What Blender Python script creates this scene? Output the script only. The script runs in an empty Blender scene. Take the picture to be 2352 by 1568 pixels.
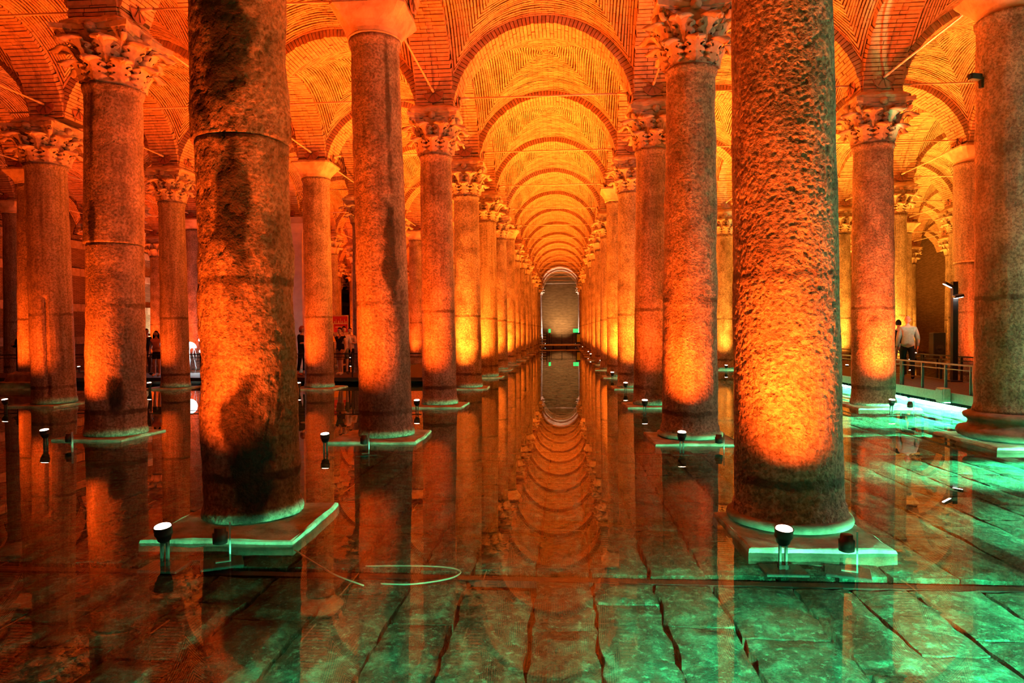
import bpy, bmesh, math, random
import numpy as np
from mathutils import Vector, Matrix, Euler

rng = random.Random(7)
R_ = math.radians
scn = bpy.context.scene
COL = scn.collection
PI = math.pi

# ------------------------------------------------------------------ camera, world, exposure
HCAM = 1.72
YAW = 4.33
cam_d = bpy.data.cameras.new('camera')
cam_d.sensor_width = 36.0
cam_d.lens = 36.0 * 1600.0 / 2352.0
cam_d.clip_end = 400
cam = bpy.data.objects.new('camera', cam_d)
COL.objects.link(cam)
cam.location = (0, 0, HCAM)
cam.rotation_euler = (Euler((R_(90 - 0.86), 0, R_(YAW)), 'XYZ').to_matrix() @ Matrix.Rotation(R_(-0.35), 3, 'Z')).to_euler()
scn.camera = cam
scn.view_settings.view_transform = 'Standard'
scn.view_settings.look = 'None'
scn.view_settings.gamma = 1.0
scn.view_settings.use_curve_mapping = False
scn.view_settings.exposure = 0.0
world = bpy.data.worlds.new('world')
scn.world = world
world.use_nodes = True
world.node_tree.nodes['Background'].inputs[0].default_value = (0.05, 0.02, 0.01, 1)
world.node_tree.nodes['Background'].inputs[1].default_value = 0.02
try:
    scn.cycles.max_bounces = 5
    scn.cycles.diffuse_bounces = 2
    scn.cycles.glossy_bounces = 2
    scn.cycles.use_adaptive_sampling = True
    scn.cycles.adaptive_threshold = 0.1
    scn.cycles.adaptive_min_samples = 16
    scn.cycles.transparent_max_bounces = 4
    scn.cycles.transmission_bounces = 4
    scn.cycles.sample_clamp_indirect = 4.0
    scn.cycles.use_denoising = True
    scn.cycles.caustics_reflective = False
    scn.cycles.caustics_refractive = False
except Exception:
    pass

ORANGE = (1.0, 0.088, 0.004)
GREEN = (0.10, 1.0, 0.42)
P_UP = 3800.0          # watts of one orange column uplight
P_GREEN = 7000.0        # watts per strip under the walkways

# ------------------------------------------------------------------ noise in numpy
def _hash(ix, iy, iz, seed):
    h = (ix.astype(np.int64) * 374761393 + iy.astype(np.int64) * 668265263 + iz.astype(np.int64) * 2147483647 + seed * 974634521) & 0x7fffffff
    h = ((h ^ (h >> 13)) * 1274126177) & 0x7fffffff
    h = h ^ (h >> 16)
    return (h & 0xffff) / 65535.0

def vnoise(p, seed=0):
    p = np.asarray(p, float)
    i = np.floor(p).astype(np.int64)
    f = p - i
    f = f * f * (3 - 2 * f)
    x, y, z = i[:, 0], i[:, 1], i[:, 2]
    r = 0
    for dx in (0, 1):
        wx = f[:, 0] if dx else 1 - f[:, 0]
        for dy in (0, 1):
            wy = f[:, 1] if dy else 1 - f[:, 1]
            for dz in (0, 1):
                wz = f[:, 2] if dz else 1 - f[:, 2]
                r = r + wx * wy * wz * _hash(x + dx, y + dy, z + dz, seed)
    return r * 2 - 1

def fbm(p, seed=0, o=3):
    p = np.asarray(p, float)
    a, r = 1.0, 0
    for k in range(o):
        r = r + a * vnoise(p * (2.03 ** k), seed + k * 17)
        a *= 0.5
    return r

# ------------------------------------------------------------------ object helpers
def mesh(name, verts, faces, mats=None, smooth=False, midx=None):
    me = bpy.data.meshes.new(name)
    v = verts.tolist() if isinstance(verts, np.ndarray) else [tuple(x) for x in verts]
    f = faces.tolist() if isinstance(faces, np.ndarray) else faces
    me.from_pydata(v, [], f)
    for m in (mats or []):
        me.materials.append(m)
    if midx is not None:
        me.polygons.foreach_set('material_index', np.asarray(midx, dtype=np.int32))
    if smooth:
        me.polygons.foreach_set('use_smooth', np.ones(len(me.polygons), dtype=bool))
    me.update()
    return me

def link(name, me, parent=None, loc=(0, 0, 0), rot=(0, 0, 0), scale=None, kind=None):
    o = bpy.data.objects.new(name, me)
    COL.objects.link(o)
    o.location = loc
    o.rotation_euler = rot
    if scale is not None:
        o.scale = scale
    if parent is not None:
        o.parent = parent
    if kind:
        o['kind'] = kind
    return o

def empty(name, loc=(0, 0, 0), rot=(0, 0, 0), label=None, cat=None, group=None, kind=None):
    o = bpy.data.objects.new(name, None)
    o.empty_display_size = 0.1
    COL.objects.link(o)
    o.location = loc
    o.rotation_euler = rot
    return tag(o, label, cat, group, kind)

def tag(o, label=None, cat=None, group=None, kind=None):
    if label: o['label'] = label
    if cat: o['category'] = cat
    if group: o['group'] = group
    if kind: o['kind'] = kind
    return o

class MB:
    """collects boxes, tubes and lathes into one vert/face list"""
    def __init__(self):
        self.v = []; self.f = []; self.m = []
    def add(self, verts, faces, mi=0):
        n = len(self.v)
        self.v.extend([tuple(map(float, q)) for q in verts])
        for f in faces:
            self.f.append([n + k for k in f]); self.m.append(mi)
    def box(self, c, s, rot=None, mi=0, taper=1.0):
        hx, hy, hz = s[0] / 2, s[1] / 2, s[2] / 2
        P = []
        for z, t in ((-hz, 1.0), (hz, taper)):
            for x, y in ((-hx, -hy), (hx, -hy), (hx, hy), (-hx, hy)):
                p = Vector((x * t, y * t, z))
                if rot is not None: p = rot @ p
                P.append(p + Vector(c))
        self.add(P, [(0, 3, 2, 1), (4, 5, 6, 7), (0, 1, 5, 4), (1, 2, 6, 5), (2, 3, 7, 6), (3, 0, 4, 7)], mi)
    def cbox(self, c, s, b=0.01, rot=None, mi=0):
        """box with chamfered vertical and top edges"""
        hx, hy, hz = s[0] / 2, s[1] / 2, s[2] / 2
        rings = []
        for z, k in ((-hz, 0), (hz - b, 0), (hz, b)):
            a, d = hx - k, hy - k
            rings.append([(-a + b, -d, z), (a - b, -d, z), (a, -d + b, z), (a, d - b, z), (a - b, d, z), (-a + b, d, z), (-a, d - b, z), (-a, -d + b, z)])
        P = []
        for r in rings:
            for q in r:
                p = Vector(q)
                if rot is not None: p = rot @ p
                P.append(p + Vector(c))
        F = [list(range(7, -1, -1)), list(range(16, 24))]
        for k in range(2):
            for i in range(8):
                F.append((k * 8 + i, k * 8 + (i + 1) % 8, (k + 1) * 8 + (i + 1) % 8, (k + 1) * 8 + i))
        self.add(P, F, mi)
    def lathe(self, prof, n=16, c=(0, 0, 0), rot=None, mi=0, cap=True):
        P = []
        for r, z in prof:
            for i in range(n):
                a = 2 * PI * i / n
                p = Vector((r * math.cos(a), r * math.sin(a), z))
                if rot is not None: p = rot @ p
                P.append(p + Vector(c))
        F = []
        for k in range(len(prof) - 1):
            for i in range(n):
                F.append((k * n + i, k * n + (i + 1) % n, (k + 1) * n + (i + 1) % n, (k + 1) * n + i))
        if cap:
            F.append(list(range(n - 1, -1, -1)))
            F.append([(len(prof) - 1) * n + i for i in range(n)])
        self.add(P, F, mi)
    def tube(self, pts, r, n=8, mi=0):
        pts = [Vector(p) for p in pts]
        rs = r if isinstance(r, (list, tuple)) else [r] * len(pts)
        P = []
        up = Vector((0, 0, 1))
        for i, p in enumerate(pts):
            d = (pts[min(i + 1, len(pts) - 1)] - pts[max(i - 1, 0)]).normalized()
            a = d.cross(up)
            if a.length < 1e-3: a = d.cross(Vector((1, 0, 0)))
            a.normalize(); b = d.cross(a)
            for k in range(n):
                t = 2 * PI * k / n
                P.append(p + a * (rs[i] * math.cos(t)) + b * (rs[i] * math.sin(t)))
        F = []
        for i in range(len(pts) - 1):
            for k in range(n):
                F.append((i * n + k, i * n + (k + 1) % n, (i + 1) * n + (k + 1) % n, (i + 1) * n + k))
        F.append(list(range(n - 1, -1, -1)))
        F.append([(len(pts) - 1) * n + k for k in range(n)])
        self.add(P, F, mi)
    def me(self, name, mats, smooth=False):
        me = mesh(name, self.v, self.f, mats, smooth, self.m)
        return me

def outward(me):
    bm = bmesh.new(); bm.from_mesh(me)
    bmesh.ops.recalc_face_normals(bm, faces=bm.faces)
    bm.to_mesh(me); bm.free()
    return me

# ------------------------------------------------------------------ materials
class NT:
    def __init__(self, name):
        self.mat = bpy.data.materials.new(name)
        self.mat.use_nodes = True
        self.t = self.mat.node_tree
        self.b = self.t.nodes['Principled BSDF']
        self.out = self.t.nodes['Material Output']
    def n(self, typ, **kw):
        nd = self.t.nodes.new(typ)
        for k, v in kw.items():
            if k.startswith('_'):
                nd.inputs[k[1:].replace('_', ' ')].default_value = v
            else:
                setattr(nd, k, v)
        return nd
    def l(self, a, b):
        self.t.links.new(a, b)
    def val(self, x):
        return x
    def math(self, op, a, b=None, clamp=False):
        nd = self.n('ShaderNodeMath', operation=op, use_clamp=clamp)
        for i, q in enumerate((a, b)):
            if q is None: continue
            if isinstance(q, (int, float)): nd.inputs[i].default_value = q
            else: self.l(q, nd.inputs[i])
        return nd.outputs[0]
    def ramp(self, fac, stops):
        nd = self.n('ShaderNodeValToRGB')
        el = nd.color_ramp.elements
        while len(el) < len(stops): el.new(0.5)
        for e, (p, c) in zip(el, stops):
            e.position = p
            e.color = c if len(c) == 4 else (*c, 1)
        self.l(fac, nd.inputs[0])
        return nd.outputs[0]
    def mix(self, fac, a, b, mode='MIX'):
        nd = self.n('ShaderNodeMix', data_type='RGBA', blend_type=mode)
        for i, q in ((0, fac), (6, a), (7, b)):
            if isinstance(q, (int, float)): nd.inputs[i].default_value = q
            elif isinstance(q, tuple): nd.inputs[i].default_value = (*q, 1) if len(q) == 3 else q
            else: self.l(q, nd.inputs[i])
        return nd.outputs[2]
    def coord(self, scale=(1, 1, 1), which='Object'):
        tc = self.n('ShaderNodeTexCoord')
        mp = self.n('ShaderNodeMapping')
        mp.inputs['Scale'].default_value = scale
        self.l(tc.outputs[which], mp.inputs[0])
        return mp.outputs[0]
    def noise(self, vec, scale, detail=4, rough=0.55, dist=0.0):
        nd = self.n('ShaderNodeTexNoise')
        nd.inputs['Scale'].default_value = scale
        nd.inputs['Detail'].default_value = detail
        nd.inputs['Roughness'].default_value = rough
        nd.inputs['Distortion'].default_value = dist
        if vec is not None: self.l(vec, nd.inputs['Vector'])
        return nd.outputs['Fac']
    def voro(self, vec, scale, feature='F1'):
        nd = self.n('ShaderNodeTexVoronoi', feature=feature)
        nd.inputs['Scale'].default_value = scale
        self.l(vec, nd.inputs['Vector'])
        return nd.outputs['Distance']
    def bump(self, h, strength=0.5, dist=0.02, prev=None):
        nd = self.n('ShaderNodeBump')
        nd.inputs['Strength'].default_value = strength
        nd.inputs['Distance'].default_value = dist
        self.l(h, nd.inputs['Height'])
        if prev is not None: self.l(prev, nd.inputs['Normal'])
        return nd.outputs[0]
    def done(self, color=None, rough=0.8, normal=None, metal=0.0, spec=0.3):
        if color is not None:
            if isinstance(color, tuple): self.b.inputs['Base Color'].default_value = (*color, 1)
            else: self.l(color, self.b.inputs['Base Color'])
        if isinstance(rough, (int, float)): self.b.inputs['Roughness'].default_value = rough
        else: self.l(rough, self.b.inputs['Roughness'])
        self.b.inputs['Metallic'].default_value = metal
        self.b.inputs['Specular IOR Level'].default_value = spec
        if normal is not None: self.l(normal, self.b.inputs['Normal'])
        return self.mat

def rand_offset(t, vec):
    """shift texture space per object so repeats differ"""
    oi = t.n('ShaderNodeObjectInfo')
    m = t.math('MULTIPLY', oi.outputs['Random'], 37.0)
    cx = t.n('ShaderNodeCombineXYZ')
    t.l(m, cx.inputs[0]); t.l(m, cx.inputs[1])
    va = t.n('ShaderNodeVectorMath', operation='ADD')
    t.l(vec, va.inputs[0]); t.l(cx.outputs[0], va.inputs[1])
    return va.outputs[0]

def stone_column(name, c_lo, c_hi, pit, grain, streak):
    t = NT(name)
    raw = t.coord()
    o = rand_offset(t, raw)
    sep = t.n('ShaderNodeSeparateXYZ'); t.l(raw, sep.inputs[0])
    n1 = t.noise(o, 2.2, 4, 0.6)
    st = t.n('ShaderNodeMapping'); st.inputs['Scale'].default_value = (9, 9, 0.55)
    t.l(o, st.inputs[0])
    n2 = t.noise(st.outputs[0], 1.0, 4, 0.65)
    f = t.math('ADD', t.math('MULTIPLY', n1, 1 - streak), t.math('MULTIPLY', n2, streak))
    col = t.ramp(f, [(0.32, c_lo), (0.62, c_hi)])
    # old waterline marks
    wob = t.noise(o, 5.0, 3, 0.7)
    patch = t.ramp(t.noise(o, 1.7, 3), [(0.36, (0.25,) * 3), (0.55, (1,) * 3)])
    for zc, w, dark in ((2.18, 0.045, 0.72), (0.43, 0.05, 0.85), (1.32, 0.03, 0.18)):
        zz = t.math('ADD', sep.outputs[2], t.math('MULTIPLY', t.math('SUBTRACT', wob, 0.5), 0.09))
        d = t.math('ABSOLUTE', t.math('SUBTRACT', zz, zc))
        m = t.math('SUBTRACT', 1.0, t.math('DIVIDE', d, w), True)
        m = t.math('MULTIPLY', m, 2.2, True)
        m = t.math('MULTIPLY', t.math('MULTIPLY', m, patch), dark)
        col = t.mix(m, col, (0.035, 0.025, 0.018))
    at = t.n('ShaderNodeAttribute', attribute_name='stain')
    col = t.mix(at.outputs['Fac'], col, (0.012, 0.009, 0.007))
    fine = t.noise(o, 26, 3, 0.7)
    grit = t.ramp(fine, [(0.40, (0.0, 0.0, 0.0)), (0.58, (1, 1, 1))])
    col = t.mix(t.math('SUBTRACT', 0.62, t.math('MULTIPLY', grit, 0.62)), col, (0.045, 0.032, 0.022))
    h = t.noise(o, 7, 4, 0.62)
    b = t.bump(n2, 0.8 * streak, 0.03)
    b = t.bump(h, 0.55 * grain, 0.026, b)
    b = t.bump(fine, 0.6 * grain, 0.02, b)
    va = t.n('ShaderNodeVectorMath', operation='ADD'); nz_ = t.n('ShaderNodeTexNoise'); nz_.inputs['Scale'].default_value = 14
    t.l(o, nz_.inputs['Vector'])
    sc_ = t.n('ShaderNodeVectorMath', operation='SCALE'); sc_.inputs['Scale'].default_value = 0.06
    t.l(nz_.outputs['Color'], sc_.inputs[0]); t.l(o, va.inputs[0]); t.l(sc_.outputs[0], va.inputs[1])
    v = t.voro(va.outputs[0], 26)
    msk = t.ramp(t.noise(o, 2.6, 4, 0.6), [(0.36, (0.9, 0.9, 0.9)), (0.62, (0.0, 0.0, 0.0))])
    warp = t.math('MAXIMUM', t.ramp(v, [(0.05, (0, 0, 0)), (0.45, (1, 1, 1))]), msk)
    b = t.bump(warp, 0.8 * pit, 0.012, b)
    pitcol = t.math('MULTIPLY', t.math('SUBTRACT', 1.0, warp), 0.5 * pit)
    col = t.mix(pitcol, col, (0.09, 0.065, 0.045))
    return t.done(col, 0.72, b, 0, 0.25)

M = {}
M['col_smooth'] = stone_column('marble_smooth', (0.15, 0.105, 0.075), (0.48, 0.39, 0.30), 0.10, 0.8, 0.65)
M['col_rough'] = stone_column('marble_rough', (0.13, 0.092, 0.066), (0.50, 0.40, 0.31), 0.40, 1.3, 0.40)
M['col_pitted'] = stone_column('marble_pitted', (0.15, 0.108, 0.076), (0.53, 0.43, 0.335), 0.75, 1.4, 0.25)

def carved(name, lo, hi):
    t = NT(name)
    o = rand_offset(t, t.coord())
    col = t.ramp(t.noise(o, 4, 5, 0.6), [(0.35, lo), (0.65, hi)])
    b = t.bump(t.noise(o, 22, 5, 0.65), 0.6, 0.02)
    ao = t.n('ShaderNodeBsdfDiffuse')
    t.t.nodes.remove(ao)
    return t.done(col, 0.8, b)
M['capital'] = carved('carved_stone', (0.36, 0.26, 0.18), (0.60, 0.48, 0.36))
M['mortar'] = carved('lime_mortar', (0.40, 0.28, 0.18), (0.62, 0.48, 0.33))
M['plinth'] = carved('plinth_stone', (0.13, 0.105, 0.08), (0.32, 0.28, 0.225))

def brick_mat(name, lo, hi, uv=True, joint=(0.045, 0.022, 0.012)):
    t = NT(name)
    if uv:
        tc = t.n('ShaderNodeTexCoord')
        vec = tc.outputs['UV']
        br = t.n('ShaderNodeTexBrick')
        br.offset = 0.5
        br.inputs['Scale'].default_value = 1.0
        br.inputs['Mortar Size'].default_value = 0.011
        br.inputs['Mortar Smooth'].default_value = 0.5
        br.inputs['Brick Width'].default_value = 0.29
        br.inputs['Row Height'].default_value = 0.062
        br.inputs['Color1'].default_value = (0.2, 0.2, 0.2, 1)
        br.inputs['Color2'].default_value = (0.9, 0.9, 0.9, 1)
        br.inputs['Mortar'].default_value = (0, 0, 0, 1)
        t.l(vec, br.inputs['Vector'])
        o = rand_offset(t, t.coord())
        n = t.noise(o, 3.0, 5, 0.6)
        f = t.math('ADD', t.math('MULTIPLY', n, 0.72), t.math('MULTIPLY', br.outputs['Color'], 0.28))
        col = t.ramp(f, [(0.28, lo), (0.68, hi)])
        col = t.mix(t.math('MULTIPLY', br.outputs['Fac'], 0.35), col, joint)
        sp = t.n('ShaderNodeSeparateXYZ'); t.l(vec, sp.inputs[0])
        wv = t.math('MULTIPLY', t.math('SUBTRACT', t.noise(o, 5.0, 4, 0.7), 0.5), 0.9)
        fr = t.math('FRACT', t.math('ADD', t.math('DIVIDE', sp.outputs[1], 0.062), 0.0))
        tri = t.math('ABSOLUTE', t.math('SUBTRACT', fr, 0.5))            # 0.5 at the joint, 0 mid-brick
        jw = t.math('ADD', t.math('ADD', tri, t.math('MULTIPLY', wv, 0.42)), 0.0)
        jm = t.ramp(jw, [(0.28, (0, 0, 0)), (0.41, (1, 1, 1))])
        col = t.mix(t.math('MULTIPLY', jm, 0.93), col, joint)
        # scattered lime bloom
        bl = t.ramp(t.noise(o, 9, 5, 0.7), [(0.60, (0, 0, 0)), (0.75, (1, 1, 1))])
        col = t.mix(t.math('MULTIPLY', bl, 0.5), col, (0.66, 0.52, 0.38))
        b = t.bump(t.math('SUBTRACT', 1.0, jm), 0.7, 0.02)
        b = t.bump(t.noise(o, 18, 5, 0.7), 0.6, 0.02, b)
    else:
        o = rand_offset(t, t.coord())
        oi = t.n('ShaderNodeObjectInfo')
        f = t.math('ADD', t.math('MULTIPLY', t.noise(o, 6, 5, 0.65), 0.8), t.math('MULTIPLY', oi.outputs['Random'], 0.2))
        col = t.ramp(f, [(0.30, lo), (0.70, hi)])
        b = t.bump(t.noise(o, 26, 5, 0.7), 0.6, 0.015)
    return t.done(col, 0.88, b, 0, 0.15)
M['vault'] = brick_mat('vault_brick', (0.36, 0.20, 0.11), (0.62, 0.42, 0.26))
M['brick'] = brick_mat('arch_brick', (0.34, 0.18, 0.10), (0.60, 0.40, 0.25), uv=False)
M['joint'] = brick_mat('joint_mortar', (0.05, 0.028, 0.016), (0.12, 0.07, 0.04), uv=False)

def wall_brick():
    t = NT('wall_brick')
    tc = t.n('ShaderNodeTexCoord')
    br = t.n('ShaderNodeTexBrick')
    br.offset = 0.5
    br.inputs['Scale'].default_value = 1.0
    br.inputs['Mortar Size'].default_value = 0.010
    br.inputs['Brick Width'].default_value = 0.30
    br.inputs['Row Height'].default_value = 0.062
    br.inputs['Color1'].default_value = (0.36, 0.24, 0.15, 1)
    br.inputs['Color2'].default_value = (0.24, 0.16, 0.10, 1)
    br.inputs['Mortar'].default_value = (0.07, 0.05, 0.035, 1)
    t.l(tc.outputs['UV'], br.inputs['Vector'])
    o = t.coord()
    col = t.mix(t.noise(o, 1.3, 5, 0.6), br.outputs['Color'], (0.34, 0.27, 0.18), 'MULTIPLY')
    col = t.mix(0.55, br.outputs['Color'], col)
    b = t.bump(t.math('SUBTRACT', 1.0, br.outputs['Fac']), 1.0, 0.03)
    b = t.bump(t.noise(o, 14, 5, 0.7), 0.7, 0.04, b)
    return t.done(col, 0.9, b, 0, 0.1)
M['wall'] = wall_brick()
M['band'] = carved('wall_stone_band', (0.26, 0.19, 0.13), (0.40, 0.32, 0.24))

def floor_mat():
    t = NT('flooded_stone')
    o = rand_offset(t, t.coord(which='Object'))
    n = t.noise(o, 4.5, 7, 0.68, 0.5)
    col = t.ramp(n, [(0.32, (0.010, 0.032, 0.024)), (0.50, (0.030, 0.105, 0.078)), (0.66, (0.065, 0.31, 0.24))])  # green light partly put into the stone colour, which also mutes the orange
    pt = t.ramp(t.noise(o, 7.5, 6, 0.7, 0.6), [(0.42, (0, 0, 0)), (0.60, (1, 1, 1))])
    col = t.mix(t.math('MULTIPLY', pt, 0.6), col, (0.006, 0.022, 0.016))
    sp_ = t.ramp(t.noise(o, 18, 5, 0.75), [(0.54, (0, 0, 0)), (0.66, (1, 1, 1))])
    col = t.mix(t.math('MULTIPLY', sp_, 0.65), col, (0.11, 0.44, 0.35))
    b = t.bump(t.noise(o, 3.2, 3, 0.62, 0.4), 1.0, 0.10)
    b = t.bump(t.noise(o, 13, 6, 0.75), 1.0, 0.06, b)
    return t.done(col, 0.85, b, 0, 0.2)
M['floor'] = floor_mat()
def bed_mat():
    t = NT('silt_bed')
    o = t.coord()
    col = t.ramp(t.noise(o, 1.5, 5, 0.6), [(0.35, (0.035, 0.03, 0.022)), (0.65, (0.10, 0.09, 0.065))])
    b = t.bump(t.noise(o, 9, 5, 0.7), 0.8, 0.05)
    return t.done(col, 0.9, b, 0, 0.1)
M['bed'] = bed_mat()

def water_mat():
    t = NT('still_water')
    t.t.nodes.remove(t.b)
    tr = t.n('ShaderNodeBsdfTransparent'); tr.inputs[0].default_value = (0.86, 0.93, 0.88, 1)
    gl = t.n('ShaderNodeBsdfGlossy'); gl.inputs['Roughness'].default_value = 0.0
    gl.inputs['Color'].default_value = (1, 1, 1, 1)
    ge = t.n('ShaderNodeNewGeometry')
    vd = t.n('ShaderNodeVectorMath', operation='DOT_PRODUCT')
    t.l(ge.outputs['Normal'], vd.inputs[0]); t.l(ge.outputs['Incoming'], vd.inputs[1])
    ca = t.math('ABSOLUTE', vd.outputs['Value'])
    # Schlick reflectance of water, the same from above and below so that lamp light reaches the bed
    fres = t.math('ADD', t.math('MULTIPLY', t.math('POWER', t.math('SUBTRACT', 1.0, ca, True), 5.0), 0.97), 0.03)
    o = t.coord()
    b = t.bump(t.noise(o, 2.2, 2, 0.5), 0.012, 0.01)
    t.l(b, gl.inputs['Normal'])
    mx = t.n('ShaderNodeMixShader')
    t.l(fres, mx.inputs[0]); t.l(tr.outputs[0], mx.inputs[1]); t.l(gl.outputs[0], mx.inputs[2])
    t.l(mx.outputs[0], t.out.inputs[0])
    return t.mat
M['water'] = water_mat()

def plain(name, c, rough=0.6, metal=0.0, spec=0.4, var=0.25, bump=0.2, scale=20):
    t = NT(name)
    o = t.coord()
    n = t.noise(o, scale, 4, 0.6)
    d = tuple(x * (1 - var) for x in c)
    col = t.ramp(n, [(0.35, d), (0.65, c)])
    b = t.bump(t.noise(o, scale * 3, 3), bump, 0.004)
    return t.done(col, rough, b, metal, spec)
M['iron'] = plain('rod_iron', (0.20, 0.13, 0.09), 0.45, 0.6)
M['steel'] = plain('bright_steel', (0.70, 0.55, 0.42), 0.4, 0.15)
M['plate'] = plain('anchor_plate_paint', (0.34, 0.13, 0.08), 0.6, 0.0)
M['lampbody'] = plain('lamp_housing', (0.045, 0.04, 0.035), 0.45, 0.3)
M['black'] = plain('black_paint', (0.02, 0.02, 0.02), 0.5, 0.1)
M['deck'] = plain('dark_decking', (0.05, 0.03, 0.022), 0.7, 0, 0.3, 0.4, 0.4, 8)
M['railpaint'] = plain('dark_green_steel', (0.05, 0.07, 0.07), 0.45, 0.4)
M['alu'] = plain('light_steel_edge', (0.40, 0.46, 0.46), 0.4, 0.5)
M['cable'] = plain('pale_cable', (0.50, 0.52, 0.46), 0.5)
M['darkcable'] = plain('dark_conduit', (0.015, 0.016, 0.015), 0.6)
M['concrete'] = plain('smooth_render', (0.50, 0.38, 0.29), 0.85, 0, 0.2, 0.2, 0.2, 2.5)
M['white'] = plain('white_paint', (0.75, 0.75, 0.72), 0.5)
M['pale_box'] = plain('grey_box_paint', (0.45, 0.55, 0.55), 0.5)

def emit(name, c, s):
    t = NT(name)
    t.b.inputs['Base Color'].default_value = (*c, 1)
    t.b.inputs['Emission Color'].default_value = (*c, 1)
    t.b.inputs['Emission Strength'].default_value = s
    n = t.noise(t.coord(), 12, 2)
    t.l(t.ramp(n, [(0, (*[x * 0.95 for x in c],)), (1, c)]), t.b.inputs['Emission Color'])
    return t.mat
M['lens'] = emit('lamp_lens', (1.0, 0.62, 0.42), 22)
M['lens_dim'] = emit('lamp_lens_dim', (1.0, 0.55, 0.2), 2.0)
M['lens_white'] = emit('white_lens', (1.0, 0.95, 0.88), 30)
M['jelly'] = emit('glowing_glass', (0.9, 0.96, 1.0), 7)
M['strip'] = emit('green_strip', (0.25, 1.0, 0.62), 6)
M['exit'] = emit('exit_green', (0.02, 0.85, 0.18), 1.6)

# ------------------------------------------------------------------ grid
XS = {'L': -2.925, 'LL': -7.57, 'LLL': -12.2, 'LLLL': -16.9, 'LLLLL': -21.6,
      'R': 1.97, 'RR': 6.87, 'RRR': 11.78, 'RRRR': 16.68, 'RRRRR': 21.6}
GX = [-26.3, -21.6, -16.9, -12.2, -7.57, -2.925, 1.97, 6.87, 11.78, 16.68, 21.6, 26.4]
Y0, SP = 6.32, 4.9
def gy(j): return Y0 + SP * j
JW = 16
SPRING = 7.0
ARC_C = 6.57
HALF = 0.42
cy, sy = math.cos(R_(YAW)), math.sin(R_(YAW))
def proj(x, y, z=0):
    d = -sy * x + cy * y
    u = cy * x + sy * y
    return (1176 + 1600 * u / d, 760 - 1600 * (z - HCAM) / d, d) if d > 0.1 else (None, None, d)
ORD = ['first', 'second', 'third', 'fourth', 'fifth', 'sixth', 'seventh', 'eighth', 'ninth', 'tenth', 'eleventh', 'twelfth',
       'thirteenth', 'fourteenth', 'fifteenth', 'sixteenth', 'seventeenth']
ROW = {'L': 'dark-side nave row', 'R': 'green-lit nave row', 'LL': 'second dark-side row', 'LLL': 'third dark-side row',
       'LLLL': 'fourth dark-side row', 'LLLLL': 'fifth dark-side row', 'RR': 'row before the walkway', 'RRR': 'row behind the walkway',
       'RRRR': 'second row behind the walkway', 'RRRRR': 'third row behind the walkway'}

# ------------------------------------------------------------------ the setting: floor, walls, ceiling, water
XW0, XW1, YW0, YW1 = -26.7, 26.8, -3.4, gy(JW) + 0.3
ZB = -0.17
def uvquad(name, P, uv, m, kind='structure'):
    me = mesh(name, P, [(0, 1, 2, 3)], [m])
    l = me.uv_layers.new(name='UVMap')
    for i, c in enumerate(uv): l.data[i].uv = c
    return tag(link(name, me), kind=kind)

floor = tag(link('floor', mesh('floor', [(XW0, YW0, ZB), (XW1, YW0, ZB), (XW1, YW1, ZB), (XW0, YW1, ZB)], [(0, 1, 2, 3)], [M['bed']])), kind='structure')

def wall(name, a, b, h=11.0, z0=-0.2):
    L = math.hypot(b[0] - a[0], b[1] - a[1])
    return uvquad(name, [(a[0], a[1], z0), (b[0], b[1], z0), (b[0], b[1], h), (a[0], a[1], h)], [(0, 0), (L, 0), (L, h), (0, h)], M['wall'])
wl = wall('wall_left', (XW0, YW0), (XW0, YW1))
wr = wall('wall_right', (XW1, YW1), (XW1, YW0))
we = wall('wall_end', (XW0, YW1), (XW1, YW1))
wb = wall('wall_back', (XW1, YW0), (XW0, YW0))
# pale stone courses set into the side wall
for k, z in enumerate((1.35, 3.15, 5.1, 6.6)):
    mb = MB()
    y = 22.0
    while y < 84:
        L = rng.uniform(0.7, 1.3)
        mb.cbox((XW0 + 0.03, y + L / 2, z), (0.12, L - 0.03, 0.42), 0.015)
        y += L
    link('stone_band', mb.me('stone_band', [M['band']]), wl, kind='stuff')

# --- paving slabs
def slab_mesh(L, W, seed):
    """eroded paving slab: uneven top grid, worn edges, short skirt"""
    r = random.Random(seed)
    nx, ny = max(5, int(L / 0.12)), max(4, int(W / 0.10))
    off = r.uniform(0, 900)
    G = []
    for i in range(nx + 1):
        for k in range(ny + 1):
            x = -L / 2 + L * i / nx; y = -W / 2 + W * k / ny
            e = i in (0, nx) or k in (0, ny)
            G.append((x + r.uniform(-0.016, 0.016), y + r.uniform(-0.016, 0.016), e))
    P = np.array([(g[0] + off, g[1] + off * 0.37, 0.5) for g in G])
    dz = fbm(P * 5.5, 5, 2) * 0.006 + vnoise(P * 14, 8) * 0.0035
    V = [(g[0], g[1], float(z) - (0.014 if g[2] else 0)) for g, z in zip(G, dz)]
    C = ny + 1
    F = [(i * C + k, (i + 1) * C + k, (i + 1) * C + k + 1, i * C + k + 1) for i in range(nx) for k in range(ny)]
    rim = [i * C for i in range(nx + 1)] + [nx * C + k for k in range(1, ny + 1)] + [i * C + ny for i in range(nx - 1, -1, -1)] + [k for k in range(ny - 1, 0, -1)]
    n = len(V)
    for q in rim: V.append((V[q][0] * 1.004, V[q][1] * 1.01, -0.09))
    m = len(rim)
    for a in range(m):
        F.append((rim[a], n + a, n + (a + 1) % m, rim[(a + 1) % m]))
    return V, F

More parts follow.
